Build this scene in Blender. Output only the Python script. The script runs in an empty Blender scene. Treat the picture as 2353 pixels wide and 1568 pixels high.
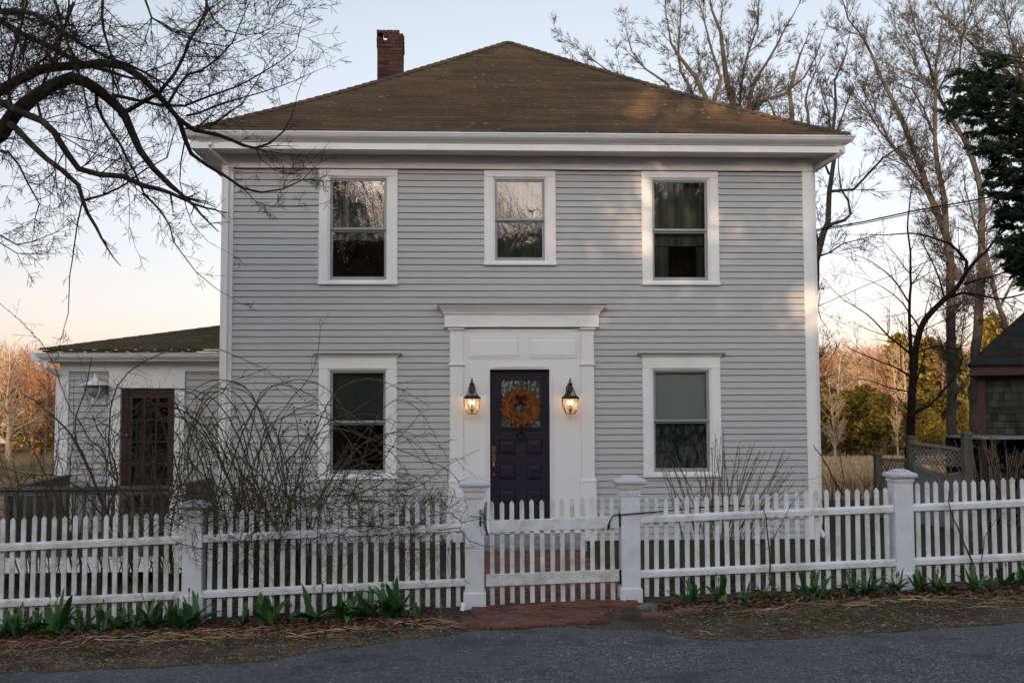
import bpy, math, random
import numpy as np
from mathutils import Vector, Matrix
random.seed(11); np.random.seed(11)
S = bpy.context.scene
COL = S.collection
R = math.radians
# ------------------------------------------------------------------ camera
FPX = 2465.0                      # focal length for a picture 2352 wide
YAW, PITCH, ROLL = R(2.60), R(3.56), R(-0.21)
CP = Vector((0.0, -16.11, 1.6))
_f = Vector((math.sin(YAW)*math.cos(PITCH), math.cos(YAW)*math.cos(PITCH), math.sin(PITCH)))
_r0 = Vector((math.cos(YAW), -math.sin(YAW), 0)); _u0 = _r0.cross(_f)
_r = _r0*math.cos(ROLL)+_u0*math.sin(ROLL); _u = -_r0*math.sin(ROLL)+_u0*math.cos(ROLL)
cd = bpy.data.cameras.new('camera'); cam = bpy.data.objects.new('camera', cd); COL.objects.link(cam)
cd.sensor_width = 36; cd.lens = 36*FPX/2352; cd.clip_end = 3000; cd.clip_start = 0.1
cam.matrix_world = Matrix(((_r.x,_u.x,-_f.x,CP.x),(_r.y,_u.y,-_f.y,CP.y),(_r.z,_u.z,-_f.z,CP.z),(0,0,0,1)))
S.camera = cam
def at(px, py, Y):                # a direction seen in the photograph met with the depth plane Y
    d = _f + _r*((px-1176)/FPX) - _u*((py-784)/FPX)
    return CP + d*((Y-CP.y)/d.y)
# ------------------------------------------------------------------ light
SUN_EL, SUN_AZ = R(7.0), R(194.0)     # azimuth clockwise from +Y: low behind the camera, a little to the left
sdir = Vector((math.sin(SUN_AZ)*math.cos(SUN_EL), math.cos(SUN_AZ)*math.cos(SUN_EL), math.sin(SUN_EL)))
W = bpy.data.worlds.new('World'); S.world = W; W.use_nodes = True
nt = W.node_tree; bg = nt.nodes['Background']
sky = nt.nodes.new('ShaderNodeTexSky'); sky.sky_type = 'NISHITA'; sky.sun_disc = False
sky.sun_elevation = SUN_EL; sky.sun_rotation = SUN_AZ
sky.air_density = 1.0; sky.dust_density = 1.0; sky.ozone_density = 1.5; sky.altitude = 0
hs = nt.nodes.new('ShaderNodeHueSaturation'); hs.inputs['Saturation'].default_value = 0.50; nt.links.new(sky.outputs[0], hs.inputs['Color'])
tint = nt.nodes.new('ShaderNodeMixRGB'); tint.blend_type = 'MULTIPLY'; tint.inputs[0].default_value = 1; tint.inputs[2].default_value = (1.0, .968, .975, 1)
nt.links.new(hs.outputs[0], tint.inputs[1])
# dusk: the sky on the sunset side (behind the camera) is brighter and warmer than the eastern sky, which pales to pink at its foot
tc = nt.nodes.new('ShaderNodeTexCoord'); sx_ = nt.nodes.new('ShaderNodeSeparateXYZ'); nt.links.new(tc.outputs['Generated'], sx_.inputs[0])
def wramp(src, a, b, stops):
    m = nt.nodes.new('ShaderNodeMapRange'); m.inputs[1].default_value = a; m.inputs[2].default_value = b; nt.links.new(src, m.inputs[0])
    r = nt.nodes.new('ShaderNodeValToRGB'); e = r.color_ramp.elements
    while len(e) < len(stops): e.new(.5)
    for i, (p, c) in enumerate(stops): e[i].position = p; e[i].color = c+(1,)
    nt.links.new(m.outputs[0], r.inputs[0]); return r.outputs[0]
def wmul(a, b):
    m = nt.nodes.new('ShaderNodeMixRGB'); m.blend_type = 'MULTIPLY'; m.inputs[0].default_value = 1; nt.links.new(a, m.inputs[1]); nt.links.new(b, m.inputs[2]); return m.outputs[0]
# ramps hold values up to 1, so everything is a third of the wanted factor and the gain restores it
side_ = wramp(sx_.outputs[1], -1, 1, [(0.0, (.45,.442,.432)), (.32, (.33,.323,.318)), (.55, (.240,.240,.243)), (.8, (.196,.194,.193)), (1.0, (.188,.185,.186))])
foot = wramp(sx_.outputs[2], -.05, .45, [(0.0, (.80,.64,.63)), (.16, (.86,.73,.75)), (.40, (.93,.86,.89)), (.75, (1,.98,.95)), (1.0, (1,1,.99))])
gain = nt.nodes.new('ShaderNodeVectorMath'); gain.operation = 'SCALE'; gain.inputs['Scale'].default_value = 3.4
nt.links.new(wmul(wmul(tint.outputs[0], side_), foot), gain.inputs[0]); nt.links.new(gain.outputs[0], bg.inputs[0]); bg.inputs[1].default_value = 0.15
ld = bpy.data.lights.new('sun', 'SUN'); ld.energy = 2.3; ld.angle = R(0.5); ld.color = (1.0, 0.70, 0.42)
lo = bpy.data.objects.new('sun', ld); COL.objects.link(lo); lo.location = (0, -60, 60)
lo.rotation_mode = 'QUATERNION'; lo.rotation_quaternion = sdir.to_track_quat('Z', 'Y')
S.view_settings.view_transform = 'Standard'; S.view_settings.look = 'None'
S.view_settings.exposure = 1.66; S.view_settings.gamma = 1
# ------------------------------------------------------------------ materials
def lin(c):
    return tuple(((v/12.92) if v <= 0.04045 else ((v+0.055)/1.055)**2.4) for v in c)
class N:                          # small node-tree writer
    def __init__(s, name):
        s.m = bpy.data.materials.new(name); s.m.use_nodes = True; s.t = s.m.node_tree
        s.p = s.t.nodes['Principled BSDF']; s.out = s.t.nodes['Material Output']; s._c = None
    def n(s, kind, **kw):
        x = s.t.nodes.new('ShaderNode'+kind)
        for k, v in kw.items(): setattr(x, k, v)
        return x
    def l(s, a, b): s.t.links.new(a, b)
    def co(s):
        if s._c is None: s._c = s.n('TexCoord')
        return s._c.outputs['Object']
    def mapv(s, scale, src=None, loc=(0,0,0)):
        m = s.n('Mapping'); m.inputs['Scale'].default_value = scale; m.inputs['Location'].default_value = loc
        s.l(src or s.co(), m.inputs[0]); return m.outputs[0]
    def noise(s, scale, detail=5, rough=.6, vec=None, dist=0):
        x = s.n('TexNoise'); x.inputs['Scale'].default_value = scale; x.inputs['Detail'].default_value = detail
        x.inputs['Roughness'].default_value = rough; x.inputs['Distortion'].default_value = dist
        s.l(vec or s.co(), x.inputs['Vector']); return x.outputs['Fac']
    def vor(s, scale, vec=None, feat='F1', out='Distance'):
        x = s.n('TexVoronoi'); x.feature = feat; x.inputs['Scale'].default_value = scale
        s.l(vec or s.co(), x.inputs['Vector']); return x.outputs[out]
    def ramp(s, fac, stops):
        x = s.n('ValToRGB'); e = x.color_ramp.elements
        while len(e) < len(stops): e.new(0.5)
        for i, (p, c) in enumerate(stops):
            e[i].position = p; e[i].color = (c if isinstance(c, tuple) else (c, c, c))[:3]+(1,)
        s.l(fac, x.inputs[0]); return x.outputs[0]
    def mix(s, fac, a, b, mode='MIX'):
        x = s.n('MixRGB'); x.blend_type = mode
        for i, v in ((0, fac), (1, a), (2, b)):
            if isinstance(v, (int, float)): x.inputs[i].default_value = v if i == 0 else (v, v, v, 1)
            elif isinstance(v, tuple): x.inputs[i].default_value = v[:3]+(1,)
            else: s.l(v, x.inputs[i])
        return x.outputs[0]
    def math(s, op, a, b=0.0):
        x = s.n('Math'); x.operation = op
        for i, v in ((0, a), (1, b)):
            if isinstance(v, (int, float)): x.inputs[i].default_value = v
            else: s.l(v, x.inputs[i])
        return x.outputs[0]
    def bump(s, h, strength=.3, dist=.01):
        b = s.n('Bump'); b.inputs['Strength'].default_value = strength; b.inputs['Distance'].default_value = dist
        s.l(h, b.inputs['Height']); s.l(b.outputs[0], s.p.inputs['Normal']); return b.outputs[0]
    def col(s, c):
        if isinstance(c, tuple): s.p.inputs['Base Color'].default_value = c[:3]+(1,)
        else: s.l(c, s.p.inputs['Base Color'])
    def set(s, rough=.6, spec=.5, metal=0.0, **kw):
        s.p.inputs['Roughness'].default_value = rough; s.p.inputs['Specular IOR Level'].default_value = spec
        s.p.inputs['Metallic'].default_value = metal
        for k, v in kw.items(): s.p.inputs[k].default_value = v
        return s.m
def island(n): return n.n('NewGeometry').outputs['Random Per Island']

def mpaint(name, c, dirt=(.25,.27,.2), amt=.25, rough=.5, lo=.5, hi=.75, scale=3, bump=.15, spec=.4, chips=0):
    n = N(name); a = n.noise(scale, 6, .65); k = n.math('MULTIPLY', n.ramp(a, [(lo, 0.0), (hi, 1.0)]), amt)
    b = n.noise(60, 3, .6)
    cc = n.mix(k, c, dirt); cc = n.mix(n.math('MULTIPLY', n.ramp(b, [(.3, 1.0), (.7, 0.0)]), .06), cc, (.3,.3,.28))
    if chips:
        g = n.noise(1, 4, .7, n.mapv((70,70,6))); q = n.ramp(n.math('ADD', n.math('MULTIPLY', g, .5), n.math('MULTIPLY', n.noise(17, 4, .7), .5)), [(.60, 0.0), (.635, 1.0)])
        cc = n.mix(n.math('MULTIPLY', q, chips), cc, (.16,.145,.12)); a = n.mix(.4, a, g)
    n.col(cc); n.bump(n.mix(.5, a, b), bump, .004); return n.set(rough, spec)
M = {}
M['trim'] = mpaint('white_trim', (.79,.785,.785), (.52,.50,.46), .35, .42, .48, .8, 2.2)
M['gloss'] = mpaint('gloss_white', (.79,.785,.785), (.62,.60,.57), .3, .22, .5, .8, 3.0, .28, .5)
n = N('siding_paint'); a = n.noise(1, 5, .6, n.mapv((.6,.6,7))); b = n.noise(2.5, 4); isl = island(n)
c = n.mix(n.math('MULTIPLY', isl, .5), (.402,.412,.414), (.452,.461,.462)); c = n.mix(n.math('MULTIPLY', n.ramp(b, [(.4, 0.0), (.75, 1.0)]), .3), c, (.42,.40,.38))
n.col(c); n.bump(n.noise(1, 4, .6, n.mapv((3,3,120))), .12, .003); M['siding'] = n.set(.5, .35)
M['sash'] = mpaint('grey_sash', (.27,.29,.30), amt=.15, rough=.4)
# roof shingles
def shingle(name, c1, c2, c3, lich, gap_w=.012):
    n = N(name); isl = island(n); a = n.noise(.9, 5, .6); b = n.noise(14, 4, .7)
    c = n.mix(n.ramp(a, [(.35, 0.0), (.65, 1.0)]), c1, c2); c = n.mix(n.math('MULTIPLY', n.math('POWER', isl, 2.0), .9), c, c3)
    sp = n.vor(5.5, n.mapv((1,1,2.2))); nz = n.noise(30, 3, .7); spot = n.math('ADD', sp, n.math('MULTIPLY', nz, .22))
    patch = n.ramp(n.noise(1.1, 3, .6, loc_src(n)), [(.36, 0.0), (.55, 1.0)])
    m = n.math('MULTIPLY', n.ramp(spot, [(.22, 1.0), (.30, 0.0)]), patch)
    c = n.mix(n.math('MULTIPLY', m, .75), c, lich)
    c = n.mix(n.math('MULTIPLY', n.ramp(b, [(.3, 1.0), (.65, 0.0)]), .4), c, (.02,.017,.013), 'MIX')
    n.col(c); n.bump(n.mix(.5, b, n.noise(90, 2)), .5, .006); return n.set(.9, .15)
def loc_src(n): return n.mapv((1,1,1), None, (13,7,3))
M['roof'] = shingle('asphalt_shingle', (.100,.064,.037), (.066,.050,.031), (.14,.090,.055), (.22,.25,.20))
M['wingroof'] = shingle('mossy_shingle', (.085,.072,.045), (.060,.062,.030), (.12,.09,.06), (.16,.18,.10))
M['shedroof'] = shingle('dark_shingle', (.020,.021,.021), (.014,.016,.015), (.032,.033,.031), (.04,.05,.035))
n = N('cedar_shingle'); isl = island(n); c = n.ramp(isl, [(0.0,(.022,.026,.019)),(.5,(.040,.043,.032)),(1.0,(.065,.064,.048))])
c = n.mix(n.math('MULTIPLY', n.ramp(n.noise(2.0, 5), [(.45, 0.0), (.7, 1.0)]), .7), c, (.018,.022,.016)); n.col(c)
n.bump(n.noise(1, 4, .6, n.mapv((60,60,5))), .4, .006); M['cedar'] = n.set(.9, .1)
n = N('brick'); isl = island(n); c = n.ramp(isl, [(0.0,(.035,.017,.014)),(.5,(.068,.028,.021)),(1.0,(.10,.046,.034))])
c = n.mix(n.math('MULTIPLY', n.ramp(n.noise(9, 5, .7), [(.45, 0.0), (.75, 1.0)]), .7), c, (.06,.03,.028)); n.col(c)
n.bump(n.noise(60, 5, .7), .4, .006); M['brick'] = n.set(.85, .2)
n = N('path_brick'); isl = island(n); c = n.ramp(isl, [(0.0,(.085,.040,.034)),(.35,(.155,.055,.040)),(.8,(.20,.078,.052)),(1.0,(.15,.10,.09))])
c = n.mix(n.math('MULTIPLY', n.ramp(n.noise(7, 5, .7), [(.45, 0.0), (.7, 1.0)]), .5), c, (.09,.065,.05)); n.col(c)
n.bump(n.noise(50, 5, .7), .5, .006); M['pbrick'] = n.set(.8, .25)
M['mortar'] = mpaint('mortar', (.20,.17,.14), (.08,.07,.06), .6, .9, .4, .7, 6, .5)
M['fence'] = mpaint('fence_paint', (.76,.77,.79), (.30,.32,.25), .6, .6, .44, .72, 5.5, .4, chips=.55)
M['fence_dirty'] = mpaint('fence_paint_mossy', (.72,.725,.73), (.25,.26,.18), .75, .7, .40, .70, 6.5, .5, chips=.85)
M['post'] = mpaint('post_paint', (.74,.75,.78), (.45,.46,.47), .5, .55, .45, .75, 6, .35, chips=.5)
# cracked cap paint
n = N('cracked_paint'); v = n.n('TexVoronoi'); v.feature = 'DISTANCE_TO_EDGE'; v.inputs['Scale'].default_value = 14; n.l(n.co(), v.inputs['Vector'])
k = n.ramp(v.outputs['Distance'], [(.0, 1.0), (.035, 0.0)]); k = n.math('MULTIPLY', k, n.ramp(n.noise(5, 3), [(.45, 0.0), (.6, 1.0)]))
n.col(n.mix(k, (.56,.57,.60), (.14,.13,.11))); n.bump(v.outputs['Distance'], .2, .004); M['cap'] = n.set(.5, .4)
# grey weathered wood
def wood(name, c1, c2, moss, amt=.5):
    n = N(name); g = n.noise(1, 5, .7, n.mapv((35,35,2.0))); isl = island(n)
    c = n.mix(n.ramp(g, [(.35, 0.0), (.65, 1.0)]), c1, c2); c = n.mix(n.math('MULTIPLY', isl, .4), c, c2)
    c = n.mix(n.math('MULTIPLY', n.ramp(n.noise(2.3, 5), [(.4, 0.0), (.7, 1.0)]), amt), c, moss); n.col(c); n.bump(g, .4, .004); return n.set(.85, .15)
M['greywood'] = wood('weathered_wood', (.10,.10,.085), (.15,.145,.125), (.06,.075,.045))
M['lattice'] = wood('lattice_wood', (.17,.175,.18), (.23,.235,.235), (.12,.125,.11), .35)
M['darkwood'] = wood('dark_wood', (.022,.020,.016), (.035,.030,.022), (.012,.014,.010))
M['redtrim'] = mpaint('barn_red', (.048,.013,.011), (.03,.014,.012), .5, .7)
M['maroon'] = mpaint('maroon_paint', (.030,.007,.011), (.018,.006,.009), .4, .45)
M['door'] = mpaint('aubergine_paint', (.013,.009,.020), (.022,.018,.03), .4, .6, .4, .7, 5, .25, .15)
n = N('glass'); fr = n.n('Fresnel'); fr.inputs[0].default_value = 1.52; gl = n.n('BsdfGlossy'); gl.inputs['Roughness'].default_value = .015
gl.inputs[0].default_value = (1,1,1,1); tr = n.n('BsdfTransparent'); tr.inputs[0].default_value = (.80,.84,.82,1); mx = n.n('MixShader')
bp = n.n('Bump'); bp.inputs['Strength'].default_value = .11; bp.inputs['Distance'].default_value = .02
n.l(n.noise(3.2, 3, .55, n.mapv((1.6,1,.8)), 1.5), bp.inputs['Height']); n.l(bp.outputs[0], gl.inputs['Normal']); n.l(bp.outputs[0], fr.inputs['Normal'])
fm = n.math('ADD', n.math('MULTIPLY', fr.outputs[0], 1.5), .02)
n.l(fm, mx.inputs[0]); n.l(tr.outputs[0], mx.inputs[1]); n.l(gl.outputs[0], mx.inputs[2]); n.l(mx.outputs[0], n.out.inputs[0]); M['glass'] = n.m
n = N('lamp_glass'); fr = n.n('Fresnel'); fr.inputs[0].default_value = 1.45; gl = n.n('BsdfGlossy'); gl.inputs['Roughness'].default_value = .02
tr = n.n('BsdfTransparent'); tr.inputs[0].default_value = (.93,.93,.90,1); mx = n.n('MixShader')
n.l(fr.outputs[0], mx.inputs[0]); n.l(tr.outputs[0], mx.inputs[1]); n.l(gl.outputs[0], mx.inputs[2]); n.l(mx.outputs[0], n.out.inputs[0]); M['lampglass'] = n.m
n = N('interior'); n.col((.010,.011,.011)); M['interior'] = n.set(.9, .1)
def curtain(name, c1, c2, fold=30):
    n = N(name); w = n.noise(1, 3, .6, n.mapv((fold,1,.6))); n.col(n.mix(n.ramp(w, [(.35, 0.0), (.65, 1.0)]), c1, c2)); n.bump(w, .4, .02); return n.set(.9, .1)
M['curtain_dark'] = curtain('dark_curtain', (.045,.052,.047), (.10,.115,.10), 16)
M['shade'] = curtain('roller_shade', (.40,.45,.445), (.42,.47,.46), 1)
M['shade_dark'] = curtain('dark_roller_shade', (.060,.080,.076), (.075,.095,.09), 2)
def lace(name, c1, c2, sc, th=.3):
    n = N(name); v = n.vor(sc, n.mapv((1,1,.6))); w = n.noise(sc*1.2, 3, .6); k = n.ramp(n.mix(.5, v, w), [(th, 1.0), (th+.08, 0.0)])
    fo = n.noise(1, 2, .5, n.mapv((26,1,.3))); c = n.mix(n.ramp(fo, [(.4, 0.0), (.6, 1.0)]), c2, tuple(x*.5 for x in c2))
    n.col(n.mix(k, c, c1)); return n.set(.95, .1)
M['lace'] = lace('lace_curtain', (.62,.66,.62), (.16,.20,.19), 26, .44)
M['lace_dim'] = lace('dim_lace_curtain', (.10,.14,.13), (.04,.055,.05), 11, .42)
def metal(name, c, rough, metalv=1.0): 
    n = N(name); b = n.noise(30, 4); n.col(n.mix(n.ramp(b, [(.35, 0.0), (.7, 1.0)]), c, tuple(x*.6 for x in c))); n.bump(b, .1, .002); return n.set(rough, .5, metalv)
M['brass'] = metal('aged_brass', (.30,.22,.10), .35)
M['bronze'] = metal('dark_bronze', (.085,.065,.045), .38)
M['iron'] = metal('black_iron', (.03,.03,.028), .5)
M['galv'] = metal('galvanised_metal', (.20,.24,.28), .45, .8)
M['gutter'] = mpaint('gutter_enamel', (.76,.76,.77), (.50,.46,.42), .4, .28, .5, .8, 1.5, .12, .5)
n = N('bulb'); n.col((.9,.8,.6)); n.set(.3, .5); n.p.inputs['Emission Color'].default_value = (1,.56,.22,1); n.p.inputs['Emission Strength'].default_value = 7; M['bulb'] = n.m
n = N('candle_sleeve'); n.col((.7,.6,.45)); M['candle'] = n.set(.5, .4)
M['granite'] = mpaint('granite', (.24,.25,.26), (.08,.10,.06), .7, .8, .42, .65, 9, .6)
M['concrete'] = mpaint('foundation_stone', (.14,.13,.12), (.05,.05,.04), .7, .9, .4, .7, 4, .5)
def bark(name, c1, c2, sc=12, lich=None):
    n = N(name); a = n.noise(sc, 5, .7); c = n.mix(n.ramp(a, [(.35, 0.0), (.65, 1.0)]), c1, c2)
    if lich: c = n.mix(n.math('MULTIPLY', n.ramp(n.noise(sc*.6, 4, .6), [(.52, 0.0), (.68, 1.0)]), .5), c, lich)
    n.col(c); n.bump(a, .6, .01); return n.set(.95, .05)
M['bark_dark'] = bark('dark_bark', (.026,.019,.015), (.050,.038,.030), 14, (.10,.11,.075))
M['bark_black'] = bark('black_bark', (.012,.010,.009), (.028,.022,.018), 14)
M['bark_grey'] = bark('grey_bark', (.034,.031,.028), (.068,.062,.055), 5)
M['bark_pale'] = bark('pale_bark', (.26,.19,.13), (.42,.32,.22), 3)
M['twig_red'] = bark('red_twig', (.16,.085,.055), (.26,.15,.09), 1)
M['cane'] = bark('green_cane', (.058,.052,.027), (.105,.090,.052), 9)
M['cane_brown'] = bark('brown_cane', (.050,.036,.026), (.10,.075,.055), 9)
M['stem_tan'] = bark('tan_stem', (.11,.08,.055), (.21,.155,.105), 9)
M['hip'] = bark('rose_hip', (.05,.022,.015), (.08,.03,.02), 40)
def leafm(name, stops, rough=.7, trans=.0, spec=.25):
    n = N(name); isl = island(n); c = n.ramp(isl, stops); n.col(c); n.set(rough, spec)
    return n.m
M['tulip'] = leafm('tulip_leaf', [(0.0,(.018,.070,.016)),(.6,(.034,.115,.026)),(1.0,(.075,.16,.045))], .45, spec=.4)
M['bud'] = leafm('tulip_bud', [(0.0,(.05,.14,.035)),(1.0,(.10,.19,.06))], .5)
M['conifer'] = leafm('dark_conifer', [(0.0,(.008,.018,.010)),(.6,(.020,.040,.018)),(1.0,(.045,.072,.030))], .8)
M['cedarleaf'] = leafm('cedar_foliage', [(0.0,(.045,.042,.008)),(.5,(.105,.085,.014)),(1.0,(.20,.145,.027))], .8)
M['litter'] = leafm('dead_leaf', [(0.0,(.045,.022,.012)),(.4,(.10,.048,.022)),(.8,(.17,.085,.042)),(1.0,(.24,.14,.08))], .8)
M['straw'] = leafm('dead_stalk', [(0.0,(.13,.075,.032)),(.5,(.32,.21,.10)),(1.0,(.50,.37,.21))], .7)
M['grass'] = leafm('short_grass', [(0.0,(.022,.038,.010)),(.6,(.04,.068,.016)),(1.0,(.09,.09,.035))], .8)
M['reed'] = leafm('dry_reed', [(0.0,(.34,.23,.125)),(.5,(.46,.325,.19)),(1.0,(.62,.46,.28))], .8)
M['wreath'] = leafm('dried_plume', [(0.0,(.12,.038,.012)),(.5,(.26,.088,.026)),(1.0,(.42,.17,.055))], .85)
n = N('velvet'); n.col((.045,.002,.006)); M['velvet'] = n.set(.8, .2)
# ground, verge, road
n = N('earth'); a = n.noise(2.2, 6, .65); b = n.noise(45, 4, .7); d = n.noise(.5, 4, .6, loc_src(n))
c = n.mix(n.ramp(a, [(.38, 0.0), (.62, 1.0)]), (.070,.052,.038), (.150,.125,.096)); c = n.mix(n.math('MULTIPLY', n.ramp(d, [(.55, 0.0), (.68, 1.0)]), .35), c, (.06,.065,.03))
chip = n.ramp(n.vor(55), [(.05, 1.0), (.13, 0.0)]); chip = n.math('MULTIPLY', chip, n.ramp(n.noise(11, 3), [(.5, 0.0), (.62, 1.0)])); c = n.mix(n.math('MULTIPLY', chip, .8), c, (.32,.28,.22))
c = n.mix(n.math('MULTIPLY', n.ramp(b, [(.3, 1.0), (.6, 0.0)]), .6), c, (.025,.019,.014)); n.col(c); n.bump(n.mix(.6, a, b), 1.0, .05); M['earth'] = n.set(.95, .1)
n = N('yard_turf'); a = n.noise(1.4, 6, .65); b = n.noise(60, 4, .7)
c = n.mix(n.ramp(a, [(.42, 0.0), (.6, 1.0)]), (.060,.044,.026), (.035,.050,.018)); c = n.mix(n.math('MULTIPLY', n.ramp(b, [(.3, 1.0), (.6, 0.0)]), .5), c, (.02,.018,.01))
sep = n.n('SeparateXYZ'); n.l(n.co(), sep.inputs[0]); fy = n.math('MULTIPLY', n.math('SUBTRACT', sep.outputs[1], 14.0), .15)
x = n.n('Clamp'); n.l(fy, x.inputs[0]); tan = n.mix(n.ramp(n.noise(.12, 5), [(.4, 0.0), (.6, 1.0)]), (.20,.13,.07), (.12,.10,.045)); c = n.mix(x.outputs[0], c, tan)
n.col(c); n.bump(n.mix(.5, a, b), .8, .02); M['turf'] = n.set(.95, .1)
n = N('asphalt'); v1 = n.n('TexVoronoi'); v1.inputs['Scale'].default_value = 75; n.l(n.co(), v1.inputs['Vector'])
sp = n.n('SeparateColor'); n.l(v1.outputs['Color'], sp.inputs[0]); a = n.noise(.8, 6, .6); b = n.noise(40, 4, .7)
c = n.mix(n.ramp(sp.outputs[0], [(.0, 0.0), (1.0, 1.0)]), (.036,.038,.041), (.135,.138,.145)); c = n.mix(n.ramp(sp.outputs[1], [(.88, 0.0), (.93, 1.0)]), c, (.30,.29,.27))
c = n.mix(n.math('MULTIPLY', n.ramp(a, [(.4, 0.0), (.6, 1.0)]), .55), c, (.080,.084,.090)); c = n.mix(n.math('MULTIPLY', n.ramp(n.noise(2.3, 5, .7, loc_src(n)), [(.50, 0.0), (.62, 1.0)]), .6), c, (.032,.034,.038))
cr = n.n('TexVoronoi'); cr.feature = 'DISTANCE_TO_EDGE'; cr.inputs['Scale'].default_value = .9
wv = n.n('VectorMath'); wv.operation = 'ADD'; nn = n.n('TexNoise'); nn.inputs['Scale'].default_value = 3; nn.inputs['Detail'].default_value = 6; n.l(n.co(), nn.inputs['Vector'])
n.l(n.co(), wv.inputs[0]); n.l(nn.outputs['Color'], wv.inputs[1]); n.l(wv.outputs[0], cr.inputs['Vector'])
ck = n.math('MULTIPLY', n.ramp(cr.outputs['Distance'], [(.0, 1.0), (.011, 0.0)]), n.ramp(n.noise(.7, 3, .5, loc_src(n)), [(.47, 0.0), (.55, 1.0)]))
c = n.mix(n.math('MULTIPLY', ck, .7), c, (.012,.012,.014)); n.col(c); n.bump(v1.outputs['Distance'], 1.0, .006); M['asphalt'] = n.set(.8, .3)
n = N('sand_grit'); b = n.noise(70, 4, .7); n.col(n.mix(n.ramp(b, [(.3, 0.0), (.7, 1.0)]), (.09,.08,.065), (.22,.20,.17))); n.bump(b, .8, .01); M['grit'] = n.set(.95, .1)
M['hillm'] = mpaint('hill_ground', (.05,.04,.025), (.03,.03,.015), .5, .95)
# ------------------------------------------------------------------ mesh helpers
class MB:
    def __init__(s): s.v = []; s.f = []
    def add(s, vs, fs):
        o = len(s.v); s.v += [tuple(p) for p in vs]; s.f += [tuple(i+o for i in f) for f in fs]
    def box(s, x0, x1, y0, y1, z0, z1):
        s.add([(x0,y0,z0),(x1,y0,z0),(x1,y1,z0),(x0,y1,z0),(x0,y0,z1),(x1,y0,z1),(x1,y1,z1),(x0,y1,z1)],
              [(0,3,2,1),(4,5,6,7),(0,1,5,4),(1,2,6,5),(2,3,7,6),(3,0,4,7)]); return s
    def sheared(s, x0, x1, y0, y1, z0, z1, sl):          # a box whose z follows slope sl along x
        d = (x1-x0)*sl
        s.add([(x0,y0,z0),(x1,y0,z0+d),(x1,y1,z0+d),(x0,y1,z0),(x0,y0,z1),(x1,y0,z1+d),(x1,y1,z1+d),(x0,y1,z1)],
              [(0,3,2,1),(4,5,6,7),(0,1,5,4),(1,2,6,5),(2,3,7,6),(3,0,4,7)]); return s
    def prism(s, poly, axis, a, b):                       # poly of 2-d points pushed along axis from a to b
        n = len(poly); mk = {'x': lambda p, t: (t,p[0],p[1]), 'y': lambda p, t: (p[0],t,p[1]), 'z': lambda p, t: (p[0],p[1],t)}[axis]
        vs = [mk(p, a) for p in poly]+[mk(p, b) for p in poly]
        s.add(vs, [tuple(range(n)), tuple(range(2*n-1, n-1, -1))]+[(i, i+n, (i+1) % n+n, (i+1) % n) for i in range(n)]); return s
    def profile(s, pts, x0, x1, ret=None):                # (proj, z) moulding profile along x facing -y, optional mitred returns
        k = len(pts); vs = []
        for (p, z) in pts: vs += [(x0-p, -p, z), (x1+p, -p, z), (x1+p, 0.0, z), (x0-p, 0.0, z)]
        fs = []
        for i in range(k-1):
            a, b = i*4, i*4+4
            fs += [(a, a+1, b+1, b), (a+1, a+2, b+2, b+1), (a+3, a, b, b+3)]
        fs += [(0,3,2,1), (4*k-4, 4*k-3, 4*k-2, 4*k-1)]
        s.add(vs, fs); return s
    def ring(s, cx, cy, zs, rs, n=16, sq=False, rot=0):
        vs = []; fs = []
        for z, r in zip(zs, rs):
            for i in range(n):
                t = 2*math.pi*(i+rot)/n; vs.append((cx+r*math.cos(t), cy+r*math.sin(t), z))
        for k in range(len(zs)-1):
            for i in range(n): fs.append((k*n+i, k*n+(i+1) % n, (k+1)*n+(i+1) % n, (k+1)*n+i))
        fs += [tuple(range(n-1, -1, -1)), tuple(range((len(zs)-1)*n, len(zs)*n))]
        s.add(vs, fs); return s
    def tube(s, pts, rad, n=8, closed=False):
        pts = [Vector(p) for p in pts]; m = len(pts); rs = rad if isinstance(rad, (list, tuple)) else [rad]*m
        d = (pts[-1]-pts[0]); 
        if closed: d = (pts[1]-pts[0])
        ref = min((Vector((1,0,0)), Vector((0,1,0)), Vector((0,0,1))), key=lambda a: max(abs((pts[min(i+1,m-1)]-pts[max(i-1,0)]).normalized().dot(a)) for i in range(m)))
        vs = []
        for i in range(m):
            t = (pts[(i+1) % m]-pts[i-1]) if closed else (pts[min(i+1, m-1)]-pts[max(i-1, 0)])
            t.normalize(); a = t.cross(ref).normalized(); b = t.cross(a)
            for k in range(n):
                q = 2*math.pi*k/n; vs.append(pts[i]+a*(rs[i]*math.cos(q))+b*(rs[i]*math.sin(q)))
        fs = []
        for i in range(m if closed else m-1):
            for k in range(n): fs.append((i*n+k, i*n+(k+1) % n, ((i+1) % m)*n+(k+1) % n, ((i+1) % m)*n+k))
        if not closed: fs += [tuple(range(n-1, -1, -1)), tuple(range((m-1)*n, m*n))]
        s.add(vs, fs); return s
    def build(s, name, m, parent=None, base=None, smooth=False, bevel=0):
        if base is None: base = rootloc(parent) if parent is not None else Vector((0,0,0))
        me = bpy.data.meshes.new(name); me.from_pydata([tuple(Vector(p)-Vector(base)) for p in s.v], [], s.f)
        me.materials.append(M[m] if isinstance(m, str) else m); me.validate()
        if smooth: me.shade_smooth()
        o = bpy.data.objects.new(name, me); COL.objects.link(o)
        if parent is not None: o.parent = parent
        else: o.location = base
        if bevel:
            b = o.modifiers.new('bevel', 'BEVEL'); b.width = bevel; b.segments = 1; b.limit_method = 'ANGLE'; b.angle_limit = R(40)
        return o
def rootloc(o):
    while o.parent is not None: o = o.parent
    return o.location.copy()
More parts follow.
